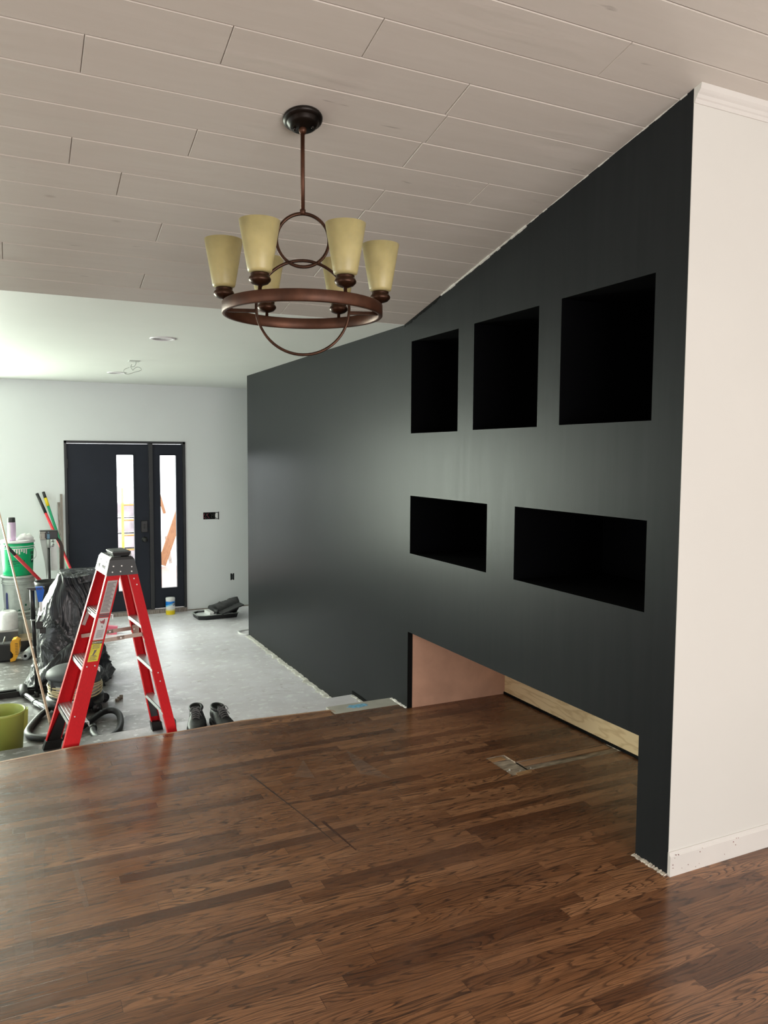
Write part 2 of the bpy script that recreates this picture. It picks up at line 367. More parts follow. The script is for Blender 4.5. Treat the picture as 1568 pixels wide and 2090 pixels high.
# front face of the white block on the right
bm = B(); box(bm, (W + 0.0006, YC - 0.002, 0), (5.2, YC + 0.012, 3.2)); 
bmesh.ops.bisect_plane(bm, geom=bm.verts[:] + bm.edges[:] + bm.faces[:], plane_co=(0, YC, ceil_z(YC) + 0.004), plane_no=(0, 0, 1), clear_outer=True)
struct('wall_front', bm, WHITEWALL)
bm = B(); box(bm, (-4.12, -3.5, D0), (-4.0, YB + 0.12, 3.6)); struct('wall_left', bm, LOWWALL)
bm = B(); box(bm, (-4.12, -3.62, -0.2), (5.2, -3.5, 3.6)); struct('wall_rear', bm, WHITEWALL)
bm = B(); box(bm, (5.0, -3.5, -0.2), (5.12, YC, 3.6)); struct('wall_east', bm, WHITEWALL)
bm = B(); box(bm, (4.2, 4.3, D0), (4.3, YB + 0.12, 2.5)); box(bm, (2.32, 4.3, D0), (4.2, 4.36, 2.5)); struct('wall_hall', bm, LOWWALL)
# back wall with door, patio window and electrical cut-outs
door_h = (0.545, 1.872, D0, 1.705); win_h = (-2.70, -0.5, 0.05, 1.95)
sw_h = (2.078, 2.262, 0.782, 0.866); out_h = (2.402, 2.448, 0.028, 0.110)
hs = [door_h, win_h, sw_h, out_h]
bm = B()
us = [-4.0, 4.2] + [x for h in hs for x in h[:2]]; vs = [D0, ZF] + [x for h in hs for x in h[2:]]
cells(bm, us, vs, hs, lambda a, b_: (a, YB, b_)); cells(bm, us, vs, hs[:2], lambda a, b_: (a, YB + 0.14, b_))
for h in hs[:2]:
    q = lambda y: [(h[0], y, h[2]), (h[1], y, h[2]), (h[1], y, h[3]), (h[0], y, h[3])]
    loft(bm, [q(YB), q(YB + 0.14)], True, False)
struct('wall_back', bm, LOWWALL)
bm = B(); box(bm, (1.875, YB - 0.002, D0), (4.2, YB - 0.0005, D0 + 0.014)); box(bm, (-4, YB - 0.002, D0), (0.54, YB - 0.0005, D0 + 0.014)); struct('baseboard_gap', bm, GREYWOOD)
# patio window frame
bm = B()
for a, b_ in (((-2.70, 0.05), (-2.63, 1.95)), ((-0.57, 0.05), (-0.5, 1.95)), ((-1.64, 0.05), (-1.56, 1.95)), ((-2.70, 0.05), (-0.5, 0.11)), ((-2.70, 1.89), (-0.5, 1.95))):
    box(bm, (a[0], YB + 0.03, a[1]), (b_[0], YB + 0.10, b_[1]))
wf = struct('window_1', bm, WHITE)
bm = B(); box(bm, (-2.65, YB + 0.06, 0.08), (-0.55, YB + 0.066, 1.92)); struct('window_pane', bm, PANE, wf)
# frames for the other daylight: unseen windows, and one around the added fill
def frame_x(name, x, yc, zc, sy, sz):
    bm = B(); t = 0.07
    for y0, y1, z0, z1 in ((yc - sy / 2 - t, yc - sy / 2, zc - sz / 2 - t, zc + sz / 2 + t), (yc + sy / 2, yc + sy / 2 + t, zc - sz / 2 - t, zc + sz / 2 + t), (yc - sy / 2, yc + sy / 2, zc - sz / 2 - t, zc - sz / 2), (yc - sy / 2, yc + sy / 2, zc + sz / 2, zc + sz / 2 + t)):
        box(bm, (x, y0, z0), (x + 0.06, y1, z1), 0.004)
    return struct(name, bm, WHITE)
frame_x('window_2', -4.0, 5.2, 0.85, 2.0, 1.6); frame_x('fill_frame', -4.0, 0.2, 0.95, 3.4, 1.7)
bm = B()
for x0, x1, z0, z1 in ((-0.77, -0.7, 0.13, 2.17), (3.9, 3.97, 0.13, 2.17), (-0.7, 3.9, 0.13, 0.2), (-0.7, 3.9, 2.1, 2.17)): box(bm, (x0, -3.5, z0), (x1, -3.44, z1), 0.004)
struct('window_4', bm, WHITE)
# ---------------------------------------------------------------- ceiling
def plank_ceiling():
    bm = B(); PW = 0.163; joints = {10: [0.226], 11: [0.617, 1.415], 12: [1.02], 7: [0.223, 1.42], 8: [0.618], 9: [1.415], 4: [0.61], 1: [0.612], 6: [1.403], 5: [1.02], 3: [1.415], 0: [1.40], 13: [1.811], 2: [1.02], 14: [-0.2, 2.6]}
    rnd = random.Random(3)
    for k in range(-0, 33):
        ya, yb = YBEND - PW * (k + 1), YBEND - PW * k
        xs = [-4.0]; x = -4.0 + rnd.choice((0.8, 1.2, 1.6, 2.0)); own = joints.get(k, [])
        lo = own[0] - 1.0 if own else 9; 
        while x < (lo if own else 4.6): xs.append(x + 0.226 - 0.2); x += rnd.choice((1.19, 1.59, 1.98))
        xs += own; x = (own[-1] if own else 9) + rnd.choice((1.2, 1.6))
        while x < 4.8: xs.append(x); x += rnd.choice((1.19, 1.59))
        xs.append(5.0)
        for x0, x1 in zip(xs[:-1], xs[1:]):
            jit = rnd.uniform(-0.0006, 0.0006); c = 0.0028; g = 0.0007; n = Vector((0, SL, 1)).normalized()
            def P_(x, y, dz): return Vector((x, y, ceil_z(y))) + n * dz
            r0 = [P_(x0 + g, ya + g, 0.012), P_(x1 - g, ya + g, 0.012), P_(x1 - g, yb - g, 0.012), P_(x0 + g, yb - g, 0.012)]
            r1 = [P_(x0 + g, ya + g, c + jit), P_(x1 - g, ya + g, c + jit), P_(x1 - g, yb - g, c + jit), P_(x0 + g, yb - g, c + jit)]
            cx = min(c, 0.0022)
            r2 = [P_(x0 + g + cx, ya + g + c, jit), P_(x1 - g - cx, ya + g + c, jit), P_(x1 - g - cx, yb - g - c, jit), P_(x0 + g + cx, yb - g - c, jit)]
            loft(bm, [r0, r1, r2])
    return struct('ceiling', bm, CEIL)
plank_ceiling()
bm = B()
def slab(ya, yb, za, zb, t=0.05): prism(bm, [(-4.1, ya, za), (-4.1, yb, zb), (-4.1, yb, zb + t), (-4.1, ya, za + t)], (9.3, 0, 0))
yr = YBEND - 0.163 * 33; zr = ceil_z(yr)
slab(yr, YBEND + 0.02, zr + 0.014, ZF + 0.014); slab(-3.6, yr, zr - 0.5, zr + 0.014)
struct('ceiling_backing', bm, CEIL)
bm = B(); box(bm, (-4.1, YBEND + 0.001, ZF), (4.3, YB + 0.12, ZF + 0.08)); struct('ceiling_lower', bm, LOWCEIL)
# crown and baseboard on the white block
bm = B(); zc = ceil_z(YC) + 0.012; prof = [(YC, zc - 0.062), (YC - 0.006, zc - 0.062), (YC - 0.010, zc - 0.050), (YC - 0.014, zc - 0.046), (YC - 0.018, zc - 0.036), (YC - 0.024, zc - 0.030), (YC - 0.030, zc - 0.022), (YC - 0.034, zc - 0.006), (YC - 0.034, zc + 0.006), (YC, zc + 0.006)]
prism(bm, [(W, y, z) for y, z in prof], (2.8, 0, 0)); struct('trim_1', bm, TRIMPAINT)
bm = B(); prof = [(YC, 0.0), (YC - 0.013, 0.0), (YC - 0.013, 0.076), (YC - 0.009, 0.081), (YC - 0.006, 0.092), (YC, 0.092)]
prism(bm, [(W - 0.001, y, z) for y, z in prof], (2.8, 0, 0)); struct('baseboard_right', bm, TRIMPAINT)
rnd = random.Random(5)
bm = B()
for i in range(16):
    cx = W + 0.012 + rnd.random() ** 2 * 0.36; cz = rnd.uniform(0.01, 0.085); s = rnd.uniform(0.0012, 0.0026)
    lathe(bm, [(0.0004, YC - 0.0138), (s, YC - 0.0136), (s * 0.8, YC - 0.0128)], (cx, 0, cz), 7, 0, 'Y')
struct('baseboard_nicks', bm, mat('red_brown_nick', (0.16, 0.03, 0.03), 0.6))
# ---------------------------------------------------------------- floors
patch = [(2.192, 2.305, 3.045, 3.281), (2.305, 2.905, 3.065, 3.178)]
bm = B()
us = [-4.0, 1.74, W, XO, 5.0, 2.192, 2.305, 2.905]; vs = [-3.5, YC, 2.216, 3.045, 3.065, 3.178, 3.281, 4.24]
cells(bm, us, vs, patch + [(W, 5.0, YC, 2.216), (XO, 5.0, YC, 4.3)], lambda a, b_: (a, b_, 0))
vv = [(-4.0, 4.24, 0), (1.74, 4.24, 0)]
edge = [(1.74, 4.312), (1.2, 4.352), (0.8, 4.322), (0.27, 4.325), (-0.1, 4.262), (-4.0, 4.2405)]
bm.faces.new([bm.verts.new(p) for p in [(-4.0, 4.24, 0), (1.74, 4.24, 0)] + [(a, b_, 0) for a, b_ in edge[:-1]]])
struct('floor', bm, OAK)
bm = B()      # recess left by the cut floor boards
pf = mat('gouged_floor_patch', (0.36, 0.29, 0.22), 0.75, var=0.55, scale=14, bmp=0.5, bscale=30, stretch=(1, 4, 1))
for h in patch:
    q = lambda z: [(h[0], h[2], z), (h[1], h[2], z), (h[1], h[3], z), (h[0], h[3], z)]
    loft(bm, [q(0.0), q(-0.006)], True, False); bm.faces.new([bm.verts.new(p) for p in q(-0.006)])
fp = struct('floor_recess', bm, pf)
bm = B(); box(bm, (2.32, 3.125, -0.0059), (2.89, 3.172, -0.002), 0.001); struct('wood_batten', bm, RAWOAK, fp)
bm = B(); box(bm, (2.200, 3.235, -0.0059), (2.285, 3.275, -0.002), 0.001); prism(bm, [(2.215, 3.03, -0.004), (2.30, 3.035, -0.004), (2.318, 3.055, -0.004), (2.30, 3.068, -0.004), (2.225, 3.06, -0.004)], (0, 0, 0.0055)); struct('torn_edge', bm, mat('raw_orange_wood', (0.40, 0.22, 0.10), 0.6, var=0.3), fp)
bm = B()
for i in range(7):
    a = Vector((rnd.uniform(2.2, 2.34), rnd.uniform(3.07, 3.12), -0.0055)); box(bm, a, a + Vector((rnd.uniform(0.004, 0.012), rnd.uniform(0.003, 0.006), rnd.uniform(0.002, 0.004))))
struct('plaster_crumbs', bm, CAULK, fp)
bm = B()
bot = -0.022
pts = [(-4.0, 4.2405), (-0.1, 4.262), (0.27, 4.325), (0.8, 4.322), (1.2, 4.352), (1.74, 4.312), (1.76, 4.28)]
for (a, b_), (c_, d_) in zip(pts[:-1], pts[1:]):
    prism(bm, [(a, b_, bot), (c_, d_, bot), (c_, d_, 0.0006), (a, b_, 0.0006)], (0, 0.016, 0))
struct('trim_2', bm, RAWOAK)
bm = B(); box(bm, (1.74, 4.2402, -0.022), (W, 4.388, -0.0005), 0.002); box(bm, (-4.0, 4.2, -0.2), (W, 4.24, -0.0225)); box(bm, (-4.0, 4.24, -0.162), (W, 4.27, -0.022)); box(bm, (1.74, 4.26, -0.162), (W, 4.386, -0.023)); struct('floor_edge', bm, SUBFL)
bm = B(); prism(bm, [(-4.0, 4.2, D0 - 0.02), (W, 4.2, D0 - 0.02), (W, 5.018, D0 - 0.02), (-0.1, 4.887, D0 - 0.02), (-4.0, 4.70, D0 - 0.02)], (0, 0, D1 - D0 + 0.02)); struct('floor_step', bm, CONC)
bm = B(); box(bm, (-4.0, 4.3, D0 - 0.1), (4.2, YB + 0.12, D0)); struct('floor_lower', bm, CONC)
# marks: raw compound strips, caulk beads, blue daub
def ragged(name, pts, wd, h, m, seed=1, step=0.012):
    rn = random.Random(seed); bm = B(); P_ = [Vector(p) for p in pts]; rings = []
    for a, b_ in zip(P_[:-1], P_[1:]):
        n = max(2, int((b_ - a).length / step)); d = (b_ - a).normalized()
        for i in range(n):
            p = a.lerp(b_, i / n); s = Vector((-1, 0, 0)) if abs(d.x) < 0.7 else Vector((0, -1, 0)); ww = wd * rn.uniform(0.5, 1.25); hh = h * rn.uniform(0.4, 1.3)
            rings.append([p, p + s * ww, p + s * ww * 0.7 + Vector((0, 0, hh * 0.6)), p + Vector((0, 0, hh))])
    loft(bm, rings); return struct(name, bm, m)
ragged('plaster_strip', [(W - 0.0002, YC + 0.002, 0.0002), (W - 0.0002, 2.225, 0.0002)], 0.016, 0.007, DEBRIS, 2, 0.004)
ragged('plaster_strip', [(W - 0.0002, 4.16, 0.0002), (W - 0.0002, 4.38, 0.0002)], 0.014, 0.008, CAULK, 3, 0.01)
ragged('plaster_strip', [(W - 0.0002, 4.42, D1 + 0.0004), (W - 0.0002, 5.01, D1 + 0.0004)], 0.022, 0.010, CAULK, 4, 0.02)
ragged('plaster_strip', [(W - 0.0002, 5.02, D0 + 0.0004), (W - 0.0002, YE - 0.01, D0 + 0.0004)], 0.048, 0.012, CAULK, 5, 0.03)
bm = B(); box(bm, (W - 0.004, 4.55, D1 + 0.012), (W - 0.0005, 5.0, D1 + 0.032)); struct('trim_gap', bm, BLACKMAT)
bm = B()
for i, y in enumerate([2.08 + 0.03 * k for k in range(58)]):
    if y > 3.78: break
    r_ = rnd.uniform(0.001, 0.0032) if y < 3.0 else rnd.uniform(0.003, 0.0075); z = ceil_z(y + 0.015)
    prism(bm, [(W - r_, y, z - r_ + 0.001 + SL * 0.015), (W + 0.001, y, z - r_ * 1.4 + SL * 0.015), (W + 0.001, y, z + 0.003 + SL * 0.015), (W - r_, y, z + 0.003 + SL * 0.015)], (0, 0.03, -SL * 0.03))
struct('trim_3', bm, CAULK)
bm = B()
for k in range(22):
    y = 3.80 + 0.0195 * k; z = ceil_z(y) ; r_ = rnd.uniform(0.008, 0.02)
    prism(bm, [(W - 0.002, y, z - r_), (W + 0.001, y, z - r_), (W + 0.001, y, z + 0.004), (W - 0.002, y, z + 0.004)], (0, 0.0196, -SL * 0.0195))
struct('trim_4', bm, BLACKMAT)
bm = B(); rn = random.Random(9)
ring = [(1.93 + 0.085 * math.cos(a) * rn.uniform(0.6, 1.1), 4.322 + 0.036 * math.sin(a) * rn.uniform(0.6, 1.15), 0.0004) for a in [2 * PI * k / 26 for k in range(26)]]
prism(bm, ring, (0, 0, 0.0012)); tag(obj('paint_daub', bm, BLUE_PAINT), 'pale blue paint smear on the dusty subfloor strip by the dark wall', 'paint smear')
# score line and filler marks in the oak floor
def floor_line(name, a, b_, wd, m, label=None):
    a = Vector((*a, 0.0003)); b_ = Vector((*b_, 0.0003)); d = (b_ - a).normalized(); s = Vector((-d.y, d.x, 0)) * wd / 2; bm = B()
    prism(bm, [a - s, b_ - s * 0.4, b_ + s * 0.4, a + s], (0, 0, 0.0005)); return struct(name, bm, m)
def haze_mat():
    m, t, b = nt('reflection_haze'); n = noise_(t, objco(t, (3, 40, 1)), 2.0, 4)
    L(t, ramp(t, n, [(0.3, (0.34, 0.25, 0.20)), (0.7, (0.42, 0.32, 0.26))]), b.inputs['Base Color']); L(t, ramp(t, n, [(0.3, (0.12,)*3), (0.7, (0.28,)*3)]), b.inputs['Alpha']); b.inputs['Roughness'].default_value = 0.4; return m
HZM = haze_mat()  # reflections on the floor, painted as pale translucent overlays
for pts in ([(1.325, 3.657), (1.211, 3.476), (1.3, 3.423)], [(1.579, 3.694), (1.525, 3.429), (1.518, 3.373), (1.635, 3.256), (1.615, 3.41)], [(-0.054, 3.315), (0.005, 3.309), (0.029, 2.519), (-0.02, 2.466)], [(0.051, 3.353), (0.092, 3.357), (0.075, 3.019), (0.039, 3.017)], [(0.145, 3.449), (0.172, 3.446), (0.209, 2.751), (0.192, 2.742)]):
    bm = B(); bm.faces.new([bm.verts.new((x, y, 0.0008)) for x, y in pts]); struct('floor_reflection', bm, HZM)
SCORE = mat('dark_score', (0.030, 0.014, 0.010), 0.5)
floor_line('trim_5', (1.027, 3.586), (1.14, 2.93), 0.007, SCORE); floor_line('floor_stain', (1.172, 2.99), (1.205, 2.71), 0.013, mat('dark_stain', (0.07, 0.030, 0.018), 0.35)); floor_line('floor_stain', (1.122, 3.02), (1.152, 2.80), 0.004, SCORE)
# ---------------------------------------------------------------- entry door
bm = B(); FR = [((0.545, -0.262), (0.572, 1.705)), ((1.842, -0.262), (1.872, 1.705)), ((0.545, 1.676), (1.872, 1.705)), ((1.452, -0.255), (1.498, 1.69))]
for a, b_ in FR: box(bm, (a[0], YB - 0.012, a[1]), (b_[0], YB + 0.10, b_[1]), 0.003)
door = struct('door_1', bm, FRAMEB)
def leaf(name, x0, x1, z0, z1, g, parent, yo):
    bm = B(); us = [x0, x1, g[0], g[1]]; vs = [z0, z1, g[2], g[3]]
    cells(bm, us, vs, [g], lambda a, b_: (a, YB + yo, b_)); cells(bm, us, vs, [g], lambda a, b_: (a, YB + yo + 0.045, b_))
    for q_ in ((x0, x1, z0, z1), g):
        q = lambda y: [(q_[0], y, q_[2]), (q_[1], y, q_[2]), (q_[1], y, q_[3]), (q_[0], y, q_[3])]
        loft(bm, [q(YB + yo), q(YB + yo + 0.045)], True, False)
    l = struct(name, bm, DOORP, parent)
    bm = B(); e = 0.014
    for a, b_ in (((g[0] - e, g[2] - e), (g[0], g[3] + e)), ((g[1], g[2] - e), (g[1] + e, g[3] + e)), ((g[0], g[2] - e), (g[1], g[2])), ((g[0], g[3]), (g[1], g[3] + e))):
        box(bm, (a[0], YB + yo - 0.006, a[1]), (b_[0], YB + yo + 0.002, b_[1]), 0.002)
    struct('glass_bead', bm, DOORP, l)
    bm = B(); box(bm, (g[0], YB + yo + 0.02, g[2]), (g[1], YB + yo + 0.024, g[3])); struct('glass_pane', bm, PANE, l); return l
lf = leaf('door_leaf', 0.574, 1.450, -0.256, 1.674, (1.100, 1.284, -0.02, 1.546), door, 0.012)
leaf('sidelight', 1.500, 1.840, -0.252, 1.674, (1.583, 1.765, -0.014, 1.543), door, 0.012)
bm = B(); lathe(bm, [(0.001, YB - 0.062), (0.026, YB - 0.06), (0.03, YB - 0.045), (0.024, YB - 0.03), (0.012, YB - 0.02), (0.012, YB + 0.004), (0.032, YB + 0.004), (0.032, YB + 0.013)], (1.395, 0, 0.57), 20, 0, 'Y'); struct('door_knob', bm, BLK, lf, True)
bm = B(); box(bm, (1.355, YB - 0.014, 0.655), (1.43, YB + 0.012, 0.79), 0.006); box(bm, (1.386, YB - 0.03, 0.70), (1.40, YB - 0.012, 0.75), 0.003); struct('deadbolt_plate', bm, BLK, lf)
for z in (1.45, 0.72, -0.05):
    bm = B(); lathe(bm, [(0.008, z - 0.05), (0.008, z + 0.05)], (0.576, YB - 0.002, 0), 10); struct('hinge', bm, BLK, lf)
bm = B(); box(bm, (0.545, YB - 0.035, D0), (1.872, YB + 0.10, -0.262), 0.004); struct('threshold', bm, GREYWOOD, door)
# ---------------------------------------------------------------- outside the door
bm = B(); box(bm, (-30, 9.4, -0.95), (30, 60, -0.9)); tag(struct('ground', bm, mat('pale_gravel', (0.60, 0.58, 0.56), 0.9, var=0.2)), 'ground', 'ground')
deck = thing('deck', 'reddish wooden porch deck seen low through the sidelight glass', 'deck', (0, 0, 0))
for k in range(30):
    bm = B(); y = 9.4 + k * 0.145; box(bm, (-0.5, y, -0.438), (4.5, y + 0.139, -0.40), 0.003); obj('deck_board', bm, DECK, deck)
def beam(bm, a, b_, w1, w2, nrm=(0, 1, 0)):
    a = Vector(a); b_ = Vector(b_); d = (b_ - a).normalized(); n = Vector(nrm); s = d.cross(n).normalized() * w1 / 2; n = n * w2 / 2
    q = lambda p: [p - s - n, p + s - n, p + s + n, p - s + n]
    return loft(bm, [q(a), q(b_)])
bm = B(); beam(bm, (2.335, 13.60, -0.36), (2.90, 13.60, 1.25), 0.14, 0.05); tag(obj('lumber_brace', bm, LUMBER), 'orange new lumber board slanting outside behind the sidelight', 'lumber')
bm = B(); beam(bm, (2.285, 13.75, -0.40), (2.285, 13.75, 0.95), 0.10, 0.09); tag(obj('lumber_post', bm, LUMBER), 'upright orange post at the left edge of the sidelight view', 'post')
bm = B(); beam(bm, (2.31, 13.75, 0.93), (2.425, 13.75, 0.52), 0.05, 0.04); tag(obj('knee_brace', bm, LUMBER), 'short pointed orange board angled off the post outside the sidelight', 'lumber')
bm = B(); beam(bm, (2.49, 14.0, 0.10), (2.56, 14.0, -0.398), 0.06, 0.04); tag(obj('lumber_board', bm, GREYWOOD), 'grey-brown wooden leg on the porch deck right of the slanting board', 'lumber')
yl = thing('yellow_scaffold', 'yellow scaffold frame standing outside behind the door glass', 'scaffold', (0, 0, 0))
bm = B(); tube(bm, [(1.652, 13.2, -0.40), (1.652, 13.2, 1.0)], 0.022); obj('post', bm, YELSC, yl)
bm = B(); tube(bm, [(2.16, 13.2, -0.40), (2.16, 13.2, 1.0)], 0.022); obj('post', bm, YELSC, yl)
for z in (0.47, 0.22, -0.02, 0.72):
    bm = B(); tube(bm, [(1.652, 13.2, z), (2.16, 13.2, z)], 0.014); obj('rung', bm, ORSC, yl)
bm = B()
for k in range(4): box(bm, (0.6, 18 + k * 0.02, -0.9 + k * 0.35), (2.75, 18.4, -0.9 + k * 0.35 + 0.31), 0.02)
tag(obj('retaining_wall', bm, mat('grey_block', (0.22, 0.185, 0.20), 0.9, var=0.3, scale=3)), 'grey block retaining wall outside beyond the yellow frame', 'wall')
LEAFM = mat('spring_leaves', (0.16, 0.34, 0.05), 0.7, var=0.5, scale=3)
def tree(x, y, h, label):
    t_ = thing('tree', label, 'tree', (x, y, -0.9)); bm = B(); tube(bm, [(0, 0, 0), (0.1, 0, h * 0.6), (0, 0.1, h * 0.9)], [0.16, 0.12, 0.05], 8); obj('trunk', bm, GREYWOOD, t_)
    bm = B(); rn = random.Random(int(x * 10 + 100))
    for i in range(900):
        th = rn.uniform(0, 2 * PI); ph = rn.uniform(-1, 1); rr = h * 0.36 * rn.random() ** 0.4
        c = Vector((rr * math.cos(th) * math.sqrt(1 - ph * ph), rr * math.sin(th) * math.sqrt(1 - ph * ph), h * 0.72 + rr * ph * 0.9)); s = rn.uniform(0.08, 0.2)
        a = Vector((rn.uniform(-1, 1), rn.uniform(-1, 1), rn.uniform(-1, 1))).normalized(); b2 = a.orthogonal().normalized()
        bm.faces.new([bm.verts.new(c + v * s) for v in (a, b2 * 0.5, -a, -b2 * 0.5)])
    obj('foliage', bm, LEAFM, t_)
tree(10.6, 29, 9.5, 'green tree far outside seen at the top of the sidelight'); tree(-4.0, 26, 8.5, 'green tree far outside the patio window'); tree(-12.5, 30, 9, 'tallest green tree outside to the far left of the patio window')
# ---------------------------------------------------------------- wall boxes
sb = thing('switch_box', 'open electrical box with red and black wires in white wall', 'electrical box', (2.17, YB, 0.824))
bm = B(); box(bm, (-0.092, 0.0, -0.042), (0.092, 0.05, 0.042)); obj('box_body', bm, BLACKMAT, sb)
rn = random.Random(4)
for k in range(7):
    c = Vector((-0.075 + 0.022 * k, -0.004, 0)); bm = B()
    tube(bm, smooth_path([c + Vector((0, 0.002, 0.03)), c + Vector((rn.uniform(-.02, .02), -0.006, 0.01)), c + Vector((rn.uniform(-.02, .02), -0.004, -0.012)), c + Vector((0.01, 0.002, -0.03))], 4), 0.0035, 6)
    obj('wire', bm, mat('dark_red_wire', (0.20, 0.03, 0.06), 0.5) if k % 2 == 0 and k < 4 else BLK, sb)
bm = B(); box(bm, (0.052, -0.005, -0.034), (0.084, 0.001, 0.034), 0.002); obj('switch_plate', bm, WHITE, sb)
bm = B(); box(bm, (0.088, -0.004, -0.047), (0.098, 0.001, 0.047)); obj('metal_tab', bm, GREY, sb)
ob = thing('outlet_box', 'small open outlet box low on white wall beside the charcoal wall', 'electrical box', (2.425, YB, 0.069))
bm = B(); box(bm, (-0.023, 0.0, -0.041), (0.023, 0.05, 0.041)); obj('box_body', bm, BLACKMAT, ob)
bm = B(); box(bm, (-0.008, -0.004, -0.028), (0.010, 0.01, 0.028), 0.003); obj('outlet', bm, GREY, ob)
for s in (1, -1):
    bm = B(); prism(bm, [(-0.009, -0.0025, s * 0.046), (0.009, -0.0025, s * 0.046), (0.0, -0.0025, s * 0.028)], (0, 0.002, 0)); obj('mounting_ear', bm, WHITE, ob)
# ---------------------------------------------------------------- ceiling fittings
def downlight(x, y, label):
    t_ = thing('recessed_light', label, 'ceiling light', (x, y, ZF), 0, 'recessed lights'); bm = B()
    lathe(bm, [(0.088, -0.0005), (0.088, -0.004), (0.083, -0.007), (0.066, -0.006), (0.062, -0.0005)], (0, 0, 0), 36, cap=False); obj('trim_ring', bm, mat('ring_white', (0.80, 0.78, 0.80), 0.35), t_, True)
    bm = B(); lathe(bm, [(0.0001, -0.0012), (0.062, -0.0012), (0.064, -0.004)], (0, 0, 0), 36, cap=False); obj('lens', bm, mat('unlit_lens', (0.55, 0.53, 0.55), 0.3), t_, True)
downlight(0.972, 5.48, 'round recessed ceiling light nearest the chandelier'); downlight(0.97, 8.0, 'thin recessed ceiling light ring farther back beside dangling wires')
dw = thing('ceiling_wire', 'loose white electrical wires dangling from the flat ceiling', 'wire', (0.985, 6.93, ZF))
bm = B(); box(bm, (-0.045, -0.045, -0.004), (0.045, 0.045, -0.0004), 0.001); obj('box_cover', bm, mat('pale_cover', (0.5, 0.52, 0.5), 0.5), dw)
WIREM = mat('pale_wire', (0.45, 0.48, 0.45), 0.5)
for pts in ([(0.01, 0, 0), (0.015, 0, -0.02), (0.0, 0.01, -0.045), (-0.03, 0, -0.05)], [(-0.02, 0, -0.03), (-0.03, -0.01, -0.055), (-0.01, 0, -0.08)], [(-0.01, 0, -0.075), (0.02, 0, -0.05), (0.05, 0, -0.055), (0.055, 0, -0.075), (0.0, 0, -0.095), (-0.06, 0, -0.115), (-0.085, 0, -0.1), (-0.08, 0, -0.075), (-0.04, 0, -0.055)]):
    bm = B(); tube(bm, smooth_path(pts, 5), 0.0028, 6); obj('wire', bm, WIREM, dw, True)
# ---------------------------------------------------------------- chandelier
cc = Vector((0.942, 2.596)); uu = cc.normalized(); rt = Vector((uu.y, -uu.x))
ch = thing('chandelier', 'bronze ring chandelier with six amber glass cup shades', 'chandelier', (cc.x, cc.y, 1.90), math.atan2(rt.y, rt.x))
H0 = 1.90     # local frame: x = right, y = away, z up
cz = ceil_z(cc.y) - H0
tilt = Matrix.Rotation(-math.atan(SL), 4, 'X')
cr = Matrix.Translation((0, 0, cz)) @ Matrix.Rotation(-math.atan2(rt.y, rt.x), 4, 'Z') @ tilt
bm = B(); lathe(bm, [(0.066, 0.0), (0.069, -0.006), (0.067, -0.014), (0.058, -0.018), (0.054, -0.020), (0.050, -0.030), (0.040, -0.036), (0.0005, -0.038)], (0, 0, 0), 40); bmesh.ops.transform(bm, matrix=cr, verts=bm.verts[:]); cano = obj('canopy', bm, BRONZED, ch, True)
for s in (-1, 1):
    bm = B(); lathe(bm, [(0.0055, -0.036), (0.0055, -0.042), (0.002, -0.045)], (s * 0.028, -s * 0.014, 0), 10); bmesh.ops.transform(bm, matrix=cr, verts=bm.verts[:]); obj('screw', bm, BRONZED, cano, True)
bm = B(); lathe(bm, [(0.010, cz - 0.055), (0.014, cz - 0.045), (0.012, cz - 0.030)], seg=16); lathe(bm, [(0.0072, 0.505), (0.0072, cz - 0.04)], seg=16); lathe(bm, [(0.010, 0.498), (0.010, 0.515)], seg=16); obj('rod', bm, COPPER, ch, True)
def vring(zc_, R_, w_=0.0075, d_=0.011, seg=64):
    bm = B(); rings = []
    for k in range(seg + 1):
        a = 2 * PI * k / seg; rad = Vector((math.cos(a), 0, math.sin(a))); c = Vector((0, 0, zc_)) + rad * R_
        rings.append([c + rad * w_ / 2 * x + Vector((0, d_ / 2 * y, 0)) for x, y in ((-1, -.7), (-.7, -1), (.7, -1), (1, -.7), (1, .7), (.7, 1), (-.7, 1), (-1, .7))])
    return loft(bm, rings, True, False)
obj('upper_hoop', vring(0.411, 0.0905, 0.0105), BRONZE, ch, True)
obj('lower_hoop', vring(0.180, 0.162, 0.0095), BRONZE, ch, True)
bm = B(); rings = []
for k in range(97):
    a = 2 * PI * k / 96; c_, s_ = math.cos(a), math.sin(a)
    rings.append([(r_ * c_, r_ * s_, z) for r_, z in ((0.277, 0.151), (0.279, 0.153), (0.279, 0.188), (0.277, 0.190), (0.266, 0.190), (0.264, 0.188), (0.264, 0.153), (0.266, 0.151))])
loft(bm, rings, True, False); obj('ring_band', bm, COPPER, ch, True)
for s in (-1, 1):
    bm = B(); box(bm, (min(s * 0.161, s * 0.265), -0.007, 0.160), (max(s * 0.161, s * 0.265), 0.007, 0.172), 0.002); obj('cross_bar', bm, BRONZE, ch)
for k in range(6):
    a = PI * k / 3; x, y = 0.272 * math.cos(a), 0.272 * math.sin(a)
    bm = B(); lathe(bm, [(0.006, 0.186), (0.006, 0.203), (0.012, 0.204), (0.026, 0.209), (0.0345, 0.218), (0.0355, 0.224), (0.032, 0.231), (0.028, 0.234), (0.030, 0.238), (0.029, 0.242), (0.001, 0.243)], (x, y, 0), 28); cup = obj('socket_cup', bm, BRONZE, ch, True)
    bm = B(); lathe(bm, [(0.002, 0.2432), (0.030, 0.2435), (0.0375, 0.247), (0.0395, 0.253), (0.0655, 0.404), (0.0625, 0.404), (0.037, 0.256), (0.030, 0.250), (0.002, 0.250)], (x, y, 0), 36); obj('glass_shade', bm, GLASSY, ch, True)
